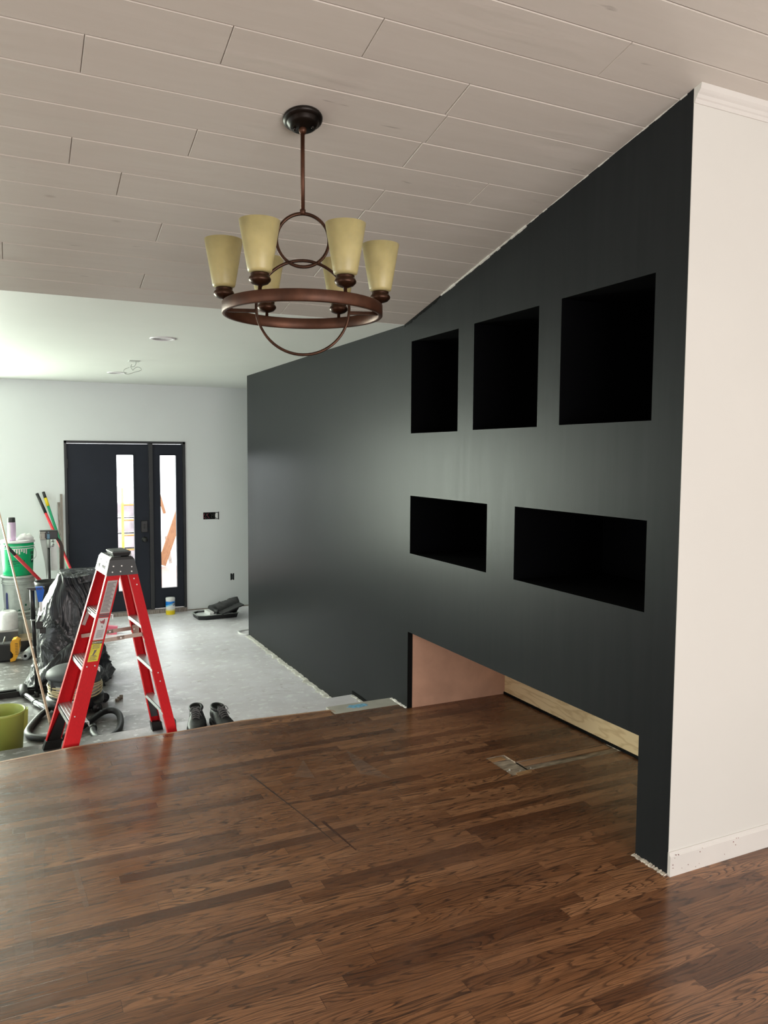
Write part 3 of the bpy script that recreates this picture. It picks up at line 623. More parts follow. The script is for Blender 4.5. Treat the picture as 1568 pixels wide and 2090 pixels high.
# ---------------------------------------------------------------- step ladder
TL = math.radians(6)
ld = thing('step_ladder', 'red fiberglass step ladder standing open on the concrete step', 'ladder', (0.5, 4.64, D1 + 0.0005), TL)
def rail(x0, y0, x1, y1, ztop, w0, w1, side, zb=0.0):
    """C channel: outer web at y, flanges inward; x is the outer edge"""
    t_ = 0.004; fl = 0.030; bm = B(); sgn = -side   # side=+1 far (+y)
    def sec(x, y, w_, z):
        d = 1 if w_ > 0 else -1; w_ = abs(w_)
        P_ = [(0, 0), (w_, 0), (w_, fl), (w_ - t_, fl), (w_ - t_, t_), (t_, t_), (t_, fl), (0, fl)]
        return [(x + d * a, y + sgn * b_, z) for a, b_ in P_]
    loft(bm, [sec(x0, y0, w0, zb), sec(x1, y1, w1, ztop)]); return bm
def fx(z): return -0.345 + 0.287 * z          # front edge of the front rails
def rx(z): return 0.345 - 0.205 * z           # rear edge of the rear rails
def yw(z): return 0.23 - 0.085 * z            # half width
RAILS = []
for s in (1, -1):
    ra = obj('front_rail', rail(fx(0.02), s * yw(0.02), fx(1.09), s * yw(1.09), 1.09, 0.083, 0.075, s, 0.02), RED, ld); RAILS.append(ra)
    # foot and inner gusset
    bm = B(); z1 = 0.262; yo = s * 0.008
    prism(bm, [(fx(0) - 0.004, s * yw(0) + s * 0.003, 0), (fx(0) + 0.092, s * yw(0) + s * 0.003, 0), (fx(.05) + 0.09, s * yw(.05) + s * 0.003, 0.05), (fx(.05) - 0.004, s * yw(.05) + s * 0.003, 0.05)], (0, -s * 0.045, 0)); obj('foot', bm, BLKR, ra)
    bm = B(); prism(bm, [(fx(0.03) + 0.008, s * (yw(0.03) - 0.005), 0.03), (fx(0.03) + 0.080, s * (yw(0.03) - 0.005), 0.03), (fx(0.14) + 0.078, s * (yw(.14) - 0.005), 0.14), (fx(0.25) + 0.077, s * (yw(.25) - 0.005), 0.25), (fx(0.20) + 0.03, s * (yw(.2) - 0.005), 0.20)], (0, -s * 0.022, 0)); obj('gusset', bm, BLK, ra)
    re = obj('rear_rail', rail(rx(0.02), s * (yw(0.02) - 0.012), rx(1.07), s * (yw(1.07) - 0.012), 1.07, -0.055, -0.052, s, 0.02), RED, ld)
    bm = B(); prism(bm, [(rx(0) + 0.004, s * (yw(0) - 0.009), 0), (rx(0) - 0.062, s * (yw(0) - 0.009), 0), (rx(.055) - 0.060, s * (yw(.055) - 0.009), 0.06), (rx(.055) + 0.004, s * (yw(.055) - 0.009), 0.055)], (0, -s * 0.04, 0)); obj('foot', bm, BLKR, re)
    bm = B(); prism(bm, [(rx(0.09) - 0.006, s * (yw(0.09) - 0.018), 0.09), (rx(0.09) - 0.05, s * (yw(0.09) - 0.018), 0.09), (rx(0.19) - 0.052, s * (yw(.19) - 0.018), 0.19), (rx(0.235) - 0.02, s * (yw(.235) - 0.018), 0.235), (rx(0.16) + 0.006, s * (yw(.16) - 0.018), 0.18)], (0, -s * 0.012, 0)); obj('gusset', bm, GREY, re)
    for z, dx in ((0.985, -0.02), (1.02, -0.028)):
        bm = B(); lathe(bm, [(0.0042, 0), (0.0042, -s * -0.0025), (0.002, s * 0.004)], (rx(z) + dx, s * (yw(z) - 0.012), z), 8, 0, 'Y'); obj('rivet', bm, RIVET, re)
    for z, dxs in ((0.56, (0.018, 0.06)), (0.28, ()), (0.30, (0.02,) if s < 0 else ())):
        for dx in dxs:
            bm = B(); lathe(bm, [(0.004, 0), (0.004, s * 0.0025), (0.002, s * 0.004)], (fx(z) + dx, s * yw(z), z), 8, 0, 'Y'); obj('rivet', bm, RIVET, ra)
    for z in (0.47, 0.42):
        bm = B(); lathe(bm, [(0.004, 0), (0.004, s * 0.0025), (0.002, s * 0.004)], (rx(z) - 0.025, s * (yw(z) - 0.012), z), 8, 0, 'Y'); obj('rivet', bm, RIVET, re)
for zs, wd in ((0.262, 0.10), (0.55, 0.085), (0.832, 0.085)):
    y_ = yw(zs) - 0.006; x0 = fx(zs) + 0.006; bm = B()
    box(bm, (x0, -y_, zs - 0.004), (x0 + wd, y_, zs)); box(bm, (x0, -y_, zs - 0.030), (x0 + 0.004, y_, zs)); box(bm, (x0 + wd - 0.004, -y_, zs - 0.028), (x0 + wd, y_, zs))
    for k in range(5): box(bm, (x0 + 0.008 + k * wd / 6, -y_, zs), (x0 + 0.015 + k * wd / 6, y_, zs + 0.002))
    st = obj('step', bm, ALU, ld)
    if zs > 0.8:
        bm = B()
        for k in range(9): box(bm, (x0 - 0.001, 0.02 + 0.012 * k, zs - 0.022), (x0, 0.027 + 0.012 * k, zs - 0.008))
        obj('printed_mark', bm, LABT, st)
        bm = B(); beam(bm, (x0 + 0.01, y_ - 0.012, zs - 0.03), (fx(zs - 0.11) + 0.02, yw(zs - .1) - 0.012, zs - 0.11), 0.02, 0.003, (0, 1, 0)); obj('step_brace', bm, ALU, st)
for zb in (0.245, 0.50, 0.755):
    y_ = yw(zb) - 0.018; x0 = rx(zb) - 0.052; bm = B(); box(bm, (x0, -y_, zb - 0.003), (x0 + 0.046, y_, zb)); box(bm, (x0, -y_, zb - 0.022), (x0 + 0.003, y_, zb)); obj('rear_brace', bm, ALU, ld)
for s, z, sag in ((1, 0.665, 0.0), (-1, 0.685, 0.0)):
    y_ = s * (yw(z) - 0.036); xa, xb = fx(z) + 0.02, rx(z) - 0.02; xm = (xa + xb) / 2
    for a, b_, dz in (((xa, z - 0.004), (xm + 0.02, z + 0.004), 0), ((xm - 0.02, z + 0.004), (xb, z + 0.012), 0.0)):
        bm = B(); beam(bm, (a[0], y_, a[1]), (b_[0], y_ + (0.003 if dz else 0), b_[1]), 0.022, 0.003); obj('spreader_bar', bm, STEEL, ld)
    for x in (xm, xb - 0.02):
        bm = B(); lathe(bm, [(0.0045, y_ - 0.004), (0.0045, y_ + 0.004)], (x, 0, z + 0.004), 10, 0, 'Y'); obj('rivet', bm, RIVET, ld)
    bm = B(); box(bm, (xb - 0.03, y_ - 0.002 if s > 0 else y_ - 0.018, z - 0.035), (xb + 0.01, y_ + 0.018 if s > 0 else y_ + 0.002, z + 0.03)); obj('spreader_bracket', bm, STEEL, ld)
# top cap
cap = obj('top_cap', (lambda bm: loft(bm, [[(-0.044, -0.144, 1.046), (0.130, -0.144, 1.046), (0.130, 0.144, 1.046), (-0.044, 0.144, 1.046)], [(-0.024, -0.134, 1.132), (0.112, -0.134, 1.132), (0.112, 0.134, 1.132), (-0.024, 0.134, 1.132)], [(-0.014, -0.128, 1.146), (0.102, -0.128, 1.146), (0.102, 0.128, 1.146), (-0.014, 0.128, 1.146)]]))(B()), CHAR, ld)
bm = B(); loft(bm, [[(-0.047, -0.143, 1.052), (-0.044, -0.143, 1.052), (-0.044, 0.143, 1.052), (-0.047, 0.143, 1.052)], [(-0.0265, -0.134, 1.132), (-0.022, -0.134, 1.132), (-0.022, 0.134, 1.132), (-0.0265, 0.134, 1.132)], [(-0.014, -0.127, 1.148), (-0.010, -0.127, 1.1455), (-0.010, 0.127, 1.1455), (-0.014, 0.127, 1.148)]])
fpnl = obj('lit_front', bm, ALULIT, cap); fpnl['label'] = 'cap front coloured pale for the light from the left'  # front of the cap, with the window light put into its colour
bm = B()
for y in (-0.075, 0.065): bs = B(); beam(bs, (-0.0295, y - 0.013, 1.118), (-0.0295, y + 0.013, 1.118), 0.006, 0.006, (1, 0, 0)); obj('slot', bs, BLK, cap)
for y, z, hh in ((0.095, 1.08, 0.02), (0.06, 1.082, 0.024), (-0.02, 1.078, 0.03), (-0.045, 1.078, 0.03), (-0.07, 1.08, 0.028)): bs = B(); beam(bs, (-0.0415, y - 0.004, z - hh / 2), (-0.0375, y + 0.004, z + hh / 2), 0.010, 0.004, (1, 0, 0)); obj('printed_mark', bs, LABT, cap)
bm.free()
for x, z in ((-0.005, 1.098), (0.040, 1.098), (0.095, 1.09), (-0.012, 1.066), (0.032, 1.067), (0.093, 1.064)):
    yy = -0.144 + (z - 1.046) * 0.116; bm = B(); lathe(bm, [(0.0045, yy), (0.0045, yy - 0.002), (0.002, yy - 0.0035)], (x, 0, z), 10, 0, 'Y'); obj('rivet', bm, RIVET, cap)
bm = B(); 
for a in ((-0.005, -0.10, 1.1465), (0.02, 0.02, 1.1465), (0.06, -0.05, 1.1465)): box(bm, a, (a[0] + 0.05, a[1] + 0.055, 1.1485), 0.001)
obj('tool_tray_rim', bm, ALULIT, cap)
# labels on the near front rail
near = RAILS[1]
def on_rail(z0, z1, m, name='warning_label', inset=(0.014, 0.068), off=0.0012):
    bm = B(); ya, yb = -yw(z0) - off, -yw(z1) - off
    prism(bm, [(fx(z0) + inset[0], ya, z0), (fx(z0) + inset[1], ya, z0), (fx(z1) + inset[1], yb, z1), (fx(z1) + inset[0], yb, z1)], (0, 0.0008, 0)); return obj(name, bm, m, near)
on_rail(0.842, 1.020, LABG)['label'] = 'grey label of fine print'
for k in range(22):
    z = 0.852 + k * 0.0073; on_rail(z, z + 0.0032, LABT, 'print_line', (0.019, 0.062 - 0.006 * (k % 3)), 0.0017)
on_rail(0.822, 0.840, BLK, 'warning_label')['label'] = 'black and red DANGER label'
on_rail(0.7, 0.818, LABW)['label'] = 'white label with falling figure'
on_rail(0.585, 0.696, YEL)['label'] = 'yellow CAUTION label'
on_rail(0.678, 0.696, BLK, 'warning_label')['label'] = 'black CAUTION header'
for k in range(8): z = 0.712 + k * 0.0055; on_rail(z, z + 0.002, LABT, 'print_line', (0.024, 0.060), 0.0017)
for k in range(4): z = 0.594 + k * 0.0075; on_rail(z, z + 0.003, LABT, 'print_line', (0.022, 0.058 - 0.006 * (k % 2)), 0.0017)
for k in range(3): z = 0.655 + k * 0.0075; on_rail(z, z + 0.003, LABT, 'print_line', (0.022, 0.060), 0.0017)
def rail_text(s, z, size, m, xo=0.041):
    cu = bpy.data.curves.new('t', 'FONT'); cu.body = s; cu.size = size; cu.align_x = 'CENTER'; cu.align_y = 'CENTER'; cu.extrude = 0.0003
    o = bpy.data.objects.new('t', cu); COL.objects.link(o); dg = bpy.context.evaluated_depsgraph_get(); me = bpy.data.meshes.new_from_object(o.evaluated_get(dg))
    bpy.data.objects.remove(o); t2 = bpy.data.objects.new('lettering', me); COL.objects.link(t2); me.materials.clear(); me.materials.append(m); t2.parent = near
    t2.location = (fx(z) + xo, -yw(z) - 0.0022, z); t2.rotation_euler = (PI / 2, 0, 0); return t2
rail_text('DANGER', 0.831, 0.012, RED); rail_text('CAUTION', 0.687, 0.0115, WHITE)
def rail_shape(pts, m, name='pictogram'):
    bm = B(); prism(bm, [(fx(z) + x, -yw(z) - 0.0022, z) for x, z in pts], (0, 0.0006, 0)); obj(name, bm, m, near)
PICR = mat('pictogram_red', (0.30, 0.04, 0.05), 0.5)
rail_shape([(0.024, 0.806), (0.034, 0.800), (0.044, 0.806), (0.050, 0.796), (0.046, 0.784), (0.040, 0.790), (0.034, 0.788)], PICR)
rail_shape([(0.046, 0.812), (0.052, 0.810), (0.054, 0.790), (0.049, 0.780), (0.047, 0.795)], PICR)
rail_shape([(0.036, 0.648), (0.044, 0.645), (0.050, 0.652), (0.046, 0.636), (0.038, 0.620), (0.030, 0.618), (0.034, 0.634)], LABT)
for (x, z) in ((0.041, 0.776), (0.0435, 0.770)): rail_shape([(x, z), (x + 0.005, z), (x + 0.005, z - 0.005), (x, z - 0.005)], LABT)
# block resting on the cap
pd = thing('tool_block', 'dark grey rectangular block lying on top of the ladder cap', 'block', (0.5, 4.64, D1), TL)
bm = B(); loft(bm, [[(0.002, -0.115, 1.152), (0.088, -0.115, 1.152), (0.088, 0.03, 1.152), (0.002, 0.03, 1.152)], [(-0.006, -0.125, 1.172), (0.096, -0.125, 1.172), (0.096, 0.04, 1.172), (-0.006, 0.04, 1.172)], [(-0.006, -0.125, 1.176), (0.096, -0.125, 1.176), (0.096, 0.04, 1.176), (-0.006, 0.04, 1.176)]]); obj('block_body', bm, CHAR, pd)
bm = B(); loft(bm, [[(-0.006, -0.125, 1.1762), (0.096, -0.125, 1.1762), (0.096, 0.04, 1.1762), (-0.006, 0.04, 1.1762)], [(0.004, -0.105, 1.181), (0.086, -0.105, 1.181), (0.086, 0.02, 1.181), (0.004, 0.02, 1.181)]]); obj('block_top', bm, GREY, pd)
bm = B(); rings = [[(0.090 + 0.004 * math.sin(k), -0.10 + 0.02 * k, 1.1485 + 0.010 * abs(math.sin(k * 1.3))), (0.104, -0.10 + 0.02 * k, 1.156 + 0.008 * math.cos(k)), (0.103, -0.10 + 0.02 * k, 1.1480), (0.090, -0.10 + 0.02 * k, 1.1478)] for k in range(6)]
o = obj('paper_scrap', loft(bm, rings), PAPER); o.location = (0.5, 4.64, D1); o.rotation_euler = (0, 0, TL); tag(o, 'crumpled white paper scrap beside the dark block on the ladder cap', 'paper')
# ---------------------------------------------------------------- shoes
def shoe(x, y, rz, mirror, label):
    t_ = thing('work_shoe', label, 'shoe', (x, y, D1 + 0.0005), rz, 'pair of work shoes'); Ls = 0.29
    WS = 1.2; stations = [(0.0, .012, .02, .035, 0), (0.02, .030, .02, .050, 0), (0.06, .043, .02, .058, .0), (0.10, .049, .02, .066, 0), (0.14, .047, .02, .080, 0), (0.175, .042, .02, .098, 0), (0.205, .039, .02, .108, 0), (0.245, .037, .02, .112, 0), (0.275, .033, .02, .112, 0), (0.29, .022, .02, .104, 0)]
    stations = [(a_, b_ * WS, c_, d_, e_) for a_, b_, c_, d_, e_ in stations]
    def rings(dr=0, lo=0):
        out = []
        for (l, w_, z0, z1, _) in stations:
            off = mirror * 0.010 * math.sin(l / Ls * PI); rg = []
            for k in range(20):
                a = 2 * PI * k / 20; ca, sa = math.cos(a), math.sin(a); zz = (z0 + z1) / 2 + (z1 - z0) / 2 * (abs(sa) ** 0.8) * (1 if sa > 0 else -1)
                wx = w_ * (abs(ca) ** 0.75) * (1 if ca > 0 else -1) * (1.0 if sa < 0.2 else 1 - 0.30 * sa); rg.append((off + wx, l, zz))
            out.append(rg)
        return out
    obj('upper', loft(B(), rings()), SHOE, t_, True)
    bm = B(); rr = []
    for (l, w_, z0, z1, _) in stations:
        off = mirror * 0.010 * math.sin(l / Ls * PI); q = w_ + 0.004; rr.append([(off - q, l, 0.0), (off + q, l, 0.0), (off + q, l, 0.026), (off - q, l, 0.026)])
    obj('sole', loft(bm, rr), SOLE, t_)
    bm = B(); rr = []      # padded collar ring and dark opening
    for k in range(24):
        a = 2 * PI * k / 24; rr.append((mirror * 0.004 + 0.037 * math.cos(a), 0.232 + 0.048 * math.sin(a), 0.108 + 0.008 * math.sin(a)))
    tube(bm, rr, 0.010, 8, True); obj('collar', bm, SHOE, t_, True)
    bm = B(); prism(bm, [(p[0] * 0.9, p[1], p[2] + 0.004) for p in rr], (0, 0, 0.002)); obj('lining', bm, BLACKMAT, t_)
    bm = B(); loft(bm, [[(-.020, .125, .079), (.020, .125, .079), (.020, .125, .073), (-.020, .125, .073)], [(-.026, .175, .110), (.026, .175, .110), (.024, .178, .100), (-.024, .178, .100)], [(-.022, .195, .130), (.022, .195, .130), (.020, .200, .120), (-.020, .200, .120)]]); obj('tongue', bm, SHOE, t_)
    bm = B()
    for k in range(5):
        y_ = 0.115 + k * 0.015; z_ = 0.078 + k * 0.0085
        tube(bm, smooth_path([(-0.026, y_, z_ - 0.006), (0, y_ + 0.004, z_ + 0.006), (0.026, y_ + 0.008, z_ - 0.002)], 4), 0.0024, 6)
        tube(bm, smooth_path([(0.026, y_, z_ - 0.006), (0, y_ + 0.004, z_ + 0.008), (-0.026, y_ + 0.008, z_ - 0.002)], 4), 0.0024, 6)
    for s in (-1, 1):
        tube(bm, smooth_path([(0, 0.182, 0.118), (s * 0.022, 0.170, 0.130), (s * 0.034, 0.155, 0.112), (s * 0.015, 0.165, 0.108), (0, 0.180, 0.116)], 5), 0.0024, 6)
        tube(bm, smooth_path([(0, 0.182, 0.118), (s * 0.018, 0.160, 0.112), (s * 0.036, 0.135, 0.085)], 5), 0.0022, 6)
    obj('laces', bm, LACE, t_, True)
    return t_
shoe(0.985, 4.64, math.radians(-12), 1, 'left black lace-up work shoe of the pair, toward the ladder')
shoe(1.205, 4.590, math.radians(9), -1, 'right black lace-up work shoe of the pair, toward the dark wall')
# ---------------------------------------------------------------- things on the lower floor
FZ = D0 + 0.0005
wp = thing('wipes_canister', 'white blue and yellow wipes canister by the sidelight', 'canister', (1.655, 9.10, FZ))
bm = B(); lathe(bm, [(0.0001, 0), (0.050, 0), (0.052, 0.004), (0.052, 0.168), (0.050, 0.172)], seg=32); obj('body', bm, WHITE, wp, True)
def band(z0, z1, r_, a0, a1, m, name, par, slant=0.0, seg=20):
    bm = B(); rings = []
    for k in range(seg + 1):
        a = a0 + (a1 - a0) * k / seg; s_ = slant * (k / seg)
        rings.append([(r_ * math.cos(a), r_ * math.sin(a), z0 + s_), (r_ * math.cos(a), r_ * math.sin(a), z1)])
    loft(bm, rings, False, False); return obj(name, bm, m, par, True)
band(0.0, 0.045, 0.0526, PI, 2 * PI, YELP, 'label_band', wp); band(0.045, 0.060, 0.0526, PI, 2 * PI, mat('pale_yellow_print', (0.85, 0.75, 0.35), 0.5), 'label_band', wp)
band(0.085, 0.155, 0.0527, PI, 2 * PI - 0.4, mat('sky_print', (0.25, 0.62, 0.85), 0.4), 'label_band', wp, 0.045); band(0.10, 0.155, 0.0530, PI, 2 * PI - 0.6, mat('strong_blue_print', (0.0, 0.20, 0.72), 0.4), 'label_band', wp, 0.045)
band(0.108, 0.140, 0.0533, 1.62 * PI, 1.84 * PI, BUCKB, 'logo_patch', wp); band(0.118, 0.130, 0.0536, 1.60 * PI, 1.76 * PI, PAPER, 'logo_patch', wp)
bm = B(); lathe(bm, [(0.0525, 0.166), (0.0535, 0.170), (0.0535, 0.190), (0.049, 0.196), (0.0001, 0.197)], seg=32); obj('cap', bm, WHITE, wp, True)
# paint tray with folded black plastic
tr = thing('paint_tray', 'black paint roller tray with pale paint lying by the back wall', 'tray', (1.87, 8.60, FZ), math.radians(4))
bm = B()
outer = [(0, 0.02), (0.08, -0.02), (0.46, -0.02), (0.46, 0.26), (0.08, 0.30), (0.0, 0.24)]
loft(bm, [[(x * 0.94 + 0.014, y * 0.94 + 0.008, 0.0) for x, y in outer], [(x, y, 0.05) for x, y in outer]], True, False); bm.faces.new([bm.verts.new((x * 0.94 + 0.014, y * 0.94 + 0.008, 0.001)) for x, y in outer]); obj('tray_body', bm, BLK, tr)
bm = B(); prism(bm, [(x * 0.90 + 0.02, y * 0.88 + 0.012, 0.030) for x, y in outer], (0, 0, 0.004)); obj('paint_pool', bm, mat('pale_grey_paint', (0.85, 0.87, 0.88), 0.3), tr)
bm = B()
for (a, b_) in zip(outer, outer[1:] + outer[:1]): beam(bm, (*a, 0.052), (*b_, 0.052), 0.02, 0.004, (0, 0, 1))
obj('tray_rim', bm, ALULIT, tr)
bm = B(); box(bm, (0.14, 0.02, 0.034), (0.22, 0.24, 0.075), 0.006); obj('roller_cover', bm, PAPER, tr)
pb = thing('folded_plastic', 'black plastic bag folded over the right end of the paint tray', 'plastic bag', (1.87, 8.60, FZ), math.radians(4))
bm = B(); n_ = 16; rings = []
for i in range(n_ + 1):
    x = 0.20 + 0.27 * i / n_; h = 0.075 + 0.075 * (i / n_) ** 1.2; rg = []
    for k in range(14):
        a = 2 * PI * k / 14; y = 0.12 + 0.165 * math.cos(a) * (1 + 0.06 * noise.noise((i * .7, k * .9, 0))); z = 0.056 + (h * 0.5) * (1 + math.sin(a)) * (1 + 0.2 * noise.noise((i * 0.9, k * 1.7, 3)))
        rg.append((x + 0.02 * math.sin(a) + 0.012 * noise.noise((i, k, 9)), y, z if math.sin(a) > -0.5 else 0.0565))
    rings.append(rg)
obj('plastic_fold', loft(bm, rings), BLK, pb, True)
bm = B(); beam(bm, (0.22, -0.03, 0.085), (0.48, -0.015, 0.165), 0.012, 0.30, (0, 1, 0)); obj('plastic_edge', bm, BLK, pb)
bm = B()
for k in range(2): tube(bm, smooth_path([(2.30, 7.72, FZ + 0.01), (2.17, 7.70 + 0.02 * k, FZ + 0.006), (2.115, 7.78 + 0.02 * k, FZ + 0.006 + 0.01 * k), (2.17, 7.90 + 0.015 * k, FZ + 0.008), (2.30, 7.92, FZ + 0.01)], 6), 0.006, 8)
tag(obj('cable_coil', bm, WHITE, None, True), 'white cable loop on floor at the end of the charcoal wall', 'cable')
# leaning boards by the door
for x, y, h, lab in ((0.505, 9.19, 1.42, 'taller grey board leaning between wall and door frame'), (0.478, 9.185, 1.33, 'shorter weathered board leaning left of its taller twin by the door')):
    bm = B(); beam(bm, (x, 9.06, FZ), (x, y, h + D0), 0.024, 0.02, (0, 1, 0.05)); tag(obj('leaning_board', bm, GREYWOOD), lab, 'board', 'boards leaning beside the door')
# poles
def pole(label, a, b_, r_, cols, name='extension_pole'):
    a = Vector(a); b_ = Vector(b_); t_ = thing(name, label, 'pole', a); d = b_ - a
    for (s0, s1, m, nm, rr) in cols:
        bm = B(); tube(bm, [d * s0, d * (s0 + s1) / 2, d * s1], rr, 12); obj(nm, bm, m, t_, True)
    return t_
pole('red extension pole with long black grip leaning on the back wall', (0.80, 8.55, FZ), (0.26, 9.155, 1.125), 0.016, [(0, 0.86, POLER, 'shaft', 0.0145), (0.855, 1, BLK, 'grip', 0.0165)])
pole('green extension pole with yellow collar leaning on the back wall', (0.72, 8.60, FZ), (0.325, 9.175, 1.14), 0.016, [(0, 0.90, POLEG, 'shaft', 0.0145), (0.895, 0.955, YELP, 'collar', 0.0168), (0.953, 1, BLK, 'grip', 0.0155)])
pole('red broom handle with grey end lying across the buckets', (0.72, 8.55, FZ), (-0.055, 8.02, 0.70), 0.016, [(0, 0.90, POLER, 'shaft', 0.016), (0.895, 1, GREY, 'grip', 0.0155)], 'broom_handle')
st = thing('wood_strip', 'long thin bare wood strip leaning diagonally to the back wall', 'wood strip', (0.205, 5.66, FZ + 0.002))
bm = B(); beam(bm, (0, 0, 0.012), (-0.525, 3.525, 2.31), 0.026, 0.012, (0.95, 0.15, 0)); obj('strip_body', bm, TRIMW, st)
# buckets
def bucket(x, y, z, body, label, lid=True, grp='stacked plastic buckets', h=0.355, text=None, rim=True):
    t_ = thing('bucket', label, 'bucket', (x, y, z), 0, grp)
    bm = B(); lathe(bm, [(0.001, 0), (0.130, 0), (0.133, 0.006), (0.147, h - 0.07), (0.147, h - 0.004), (0.142, h - 0.004), (0.128, 0.02), (0.001, 0.02)], seg=40); obj('body', bm, body, t_, True)
    bm = B()
    for zz, rr in ((h - 0.075, 0.155), (h - 0.055, 0.153)): lathe(bm, [(0.146, zz - 0.004), (rr, zz - 0.004), (rr, zz + 0.002), (0.146, zz + 0.002)], seg=40, cap=False)
    obj('ribs', bm, WHITE if body is BUCKG else BUCKW, t_, True)
    bm = B(); tube(bm, smooth_path([(0.150, 0, h - 0.07), (0.162, -0.03, h - 0.12), (0.160, -0.05, h - 0.17), (0.12, -0.115, h - 0.19)], 5), 0.003, 6); obj('handle', bm, WHITE, t_, True)
    if lid:
        bm = B(); lathe(bm, [(0.001, h - 0.004), (0.140, h - 0.004), (0.146, h + 0.001), (0.157, h - 0.004), (0.158, h - 0.022), (0.148, h - 0.022), (0.148, h - 0.004)], seg=40, cap=False); obj('lid', bm, WHITE if body is BUCKG else BUCKW, t_, True)
    def mark(z0, z1, a0, a1, m): 
        rr = 0.1335 + (0.0143) * (z0 + z1) / 2 / 0.285 + 0.0008; return band(z0, z1, rr + 0.0008, a0, a1, m, 'printed_mark', t_, 0, 4)
    if text == 'green':
        rn = random.Random(2); a = 1.30 * PI
        while a < 1.62 * PI: wdt = rn.uniform(0.03, 0.075); mark(0.135, 0.155 + rn.uniform(-0.006, 0.006), a, a + wdt, BUCKGD); a += wdt + 0.035
        mark(0.112, 0.118, 1.30 * PI, 1.46 * PI, BUCKGD); mark(0.096, 0.100, 1.30 * PI, 1.52 * PI, BUCKGD); mark(0.124, 0.128, 1.30 * PI, 1.62 * PI, BUCKGD)
        mark(0.12, 0.19, 1.80 * PI, 1.90 * PI, BUCKGD); mark(0.20, 0.23, 1.78 * PI, 1.90 * PI, BUCKGD)
        for k in range(6): mark(0.235 - 0.012 * (k % 3), 0.262, 1.42 * PI + 0.15 * k, 1.42 * PI + 0.15 * k + 0.09, WHITE)
    if text == 'clear':
        for k in range(10): mark(0.09 + 0.014 * k, 0.094 + 0.014 * k, 1.40 * PI, 1.40 * PI + 0.35 + 0.1 * (k % 3), mat('faint_print', (0.36, 0.40, 0.39), 0.5))
        for k in range(8): mark(0.10 + 0.014 * k, 0.104 + 0.014 * k, 1.64 * PI, 1.64 * PI + 0.45 - 0.1 * (k % 2), mat('faint_print', (0.36, 0.40, 0.39), 0.5))
        mark(0.045, 0.065, 1.62 * PI, 1.66 * PI, BUCKGD); mark(0.02, 0.25, 1.20 * PI, 1.26 * PI, BUCKB); mark(0.002, 0.014, 1.0 * PI, 2.0 * PI, BUCKGD)
    return t_
BX, BY = 0.048, 8.30; BZ = FZ
bucket(BX, BY, BZ, BUCKW, 'cloudy white bucket at the bottom of the stack', True, h=0.340)
bucket(BX, BY, BZ + 0.342, BUCKW, 'cloudy white bucket with printed text in the middle of the stack', True, h=0.340, text='clear')
bucket(BX, BY, BZ + 0.684, BUCKG, 'bright green bucket on top of the bucket stack', True, h=0.340, text='green')
bucket(BX - 0.33, BY + 0.02, BZ, BUCKW, 'lower white bucket cut off by the left edge of the photo', True, h=0.345)
bucket(BX - 0.33, BY + 0.02, BZ + 0.347, BUCKB, 'upper navy bucket cut off by the left edge of the photo', True, h=0.345)
LZ = BZ + 0.684 + 0.341
sp = thing('spray_can', 'pink and white spray can with black cap on green bucket', 'spray can', (0.0, 8.24, LZ))
bm = B(); lathe(bm, [(0.001, 0), (0.037, 0), (0.038, 0.004), (0.038, 0.168), (0.034, 0.178)], seg=28); obj('can_body', bm, LAV, sp, True)
bm = B(); lathe(bm, [(0.034, 0.176), (0.035, 0.178), (0.034, 0.218), (0.031, 0.223), (0.001, 0.224)], seg=28); obj('cap', bm, CHAR, sp, True)
band(0.02, 0.16, 0.0385, 1.0 * PI, 1.42 * PI, WHITE, 'label_band', sp)
bm = B(); rings = []
for i in range(9):
    x = -0.075 + 0.15 * i / 8; e = math.sqrt(max(0.02, 1 - ((i - 4) / 4.3) ** 2)); rings.append([(x + 0.004 * noise.noise((i, k, 2)), 0.05 * e * math.cos(2 * PI * k / 12) * (1 + .25 * noise.noise((i * .8, k * .8, 5))), max(0.001, 0.034 * e * (1 + math.sin(2 * PI * k / 12)) * (1 + .35 * noise.noise((i * .9, k, 7))))) for k in range(12)])
o = obj('rag', loft(bm, rings), PAPER, None, True); o.location = (0.118, 8.20, LZ); tag(o, 'crumpled white rag on the green bucket lid', 'rag')
# tool behind the bag
ft = thing('floor_nailer', 'black and silver upright power tool behind the black plastic heap', 'power tool', (0.32, 8.20, FZ))
bm = B(); box(bm, (-0.075, -0.05, 1.03), (0.090, 0.06, 1.115), 0.008); obj('head', bm, BLK, ft)
bm = B(); 
for k in range(4): box(bm, (-0.070 + 0.011 * k, -0.056, 1.045), (-0.064 + 0.011 * k, -0.049, 1.095))
box(bm, (-0.076, -0.054, 1.035), (-0.022, -0.050, 1.041)); box(bm, (-0.076, -0.054, 1.100), (-0.022, -0.050, 1.106)); obj('vent_grille', bm, mat('pale_grille', (0.65, 0.62, 0.55), 0.4), ft)
bm = B(); prism(bm, [(-0.072, -0.03, 1.03), (-0.005, -0.03, 1.03), (-0.005, -0.03, 0.75), (-0.02, -0.03, 0.64), (-0.035, -0.03, 0.80)], (0, 0.03, 0)); obj('side_panel', bm, ALULIT, ft)
bm = B(); prism(bm, [(0.022, -0.03, 0.96), (0.072, -0.03, 0.98), (0.085, -0.03, 0.72), (0.02, -0.03, 0.72)], (0, 0.04, 0)); obj('side_panel', bm, mat('bright_panel', (0.82, 0.82, 0.82), 0.35), ft)
bm = B(); lathe(bm, [(0.017, 0.95), (0.017, 1.03)], (0.004, -0.055, 0), 16); obj('collar', bm, ALULIT, ft, True)
bm = B(); lathe(bm, [(0.012, 0.30), (0.012, 0.95)], (0.004, -0.055, 0), 16); obj('rod', bm, BLK, ft, True)
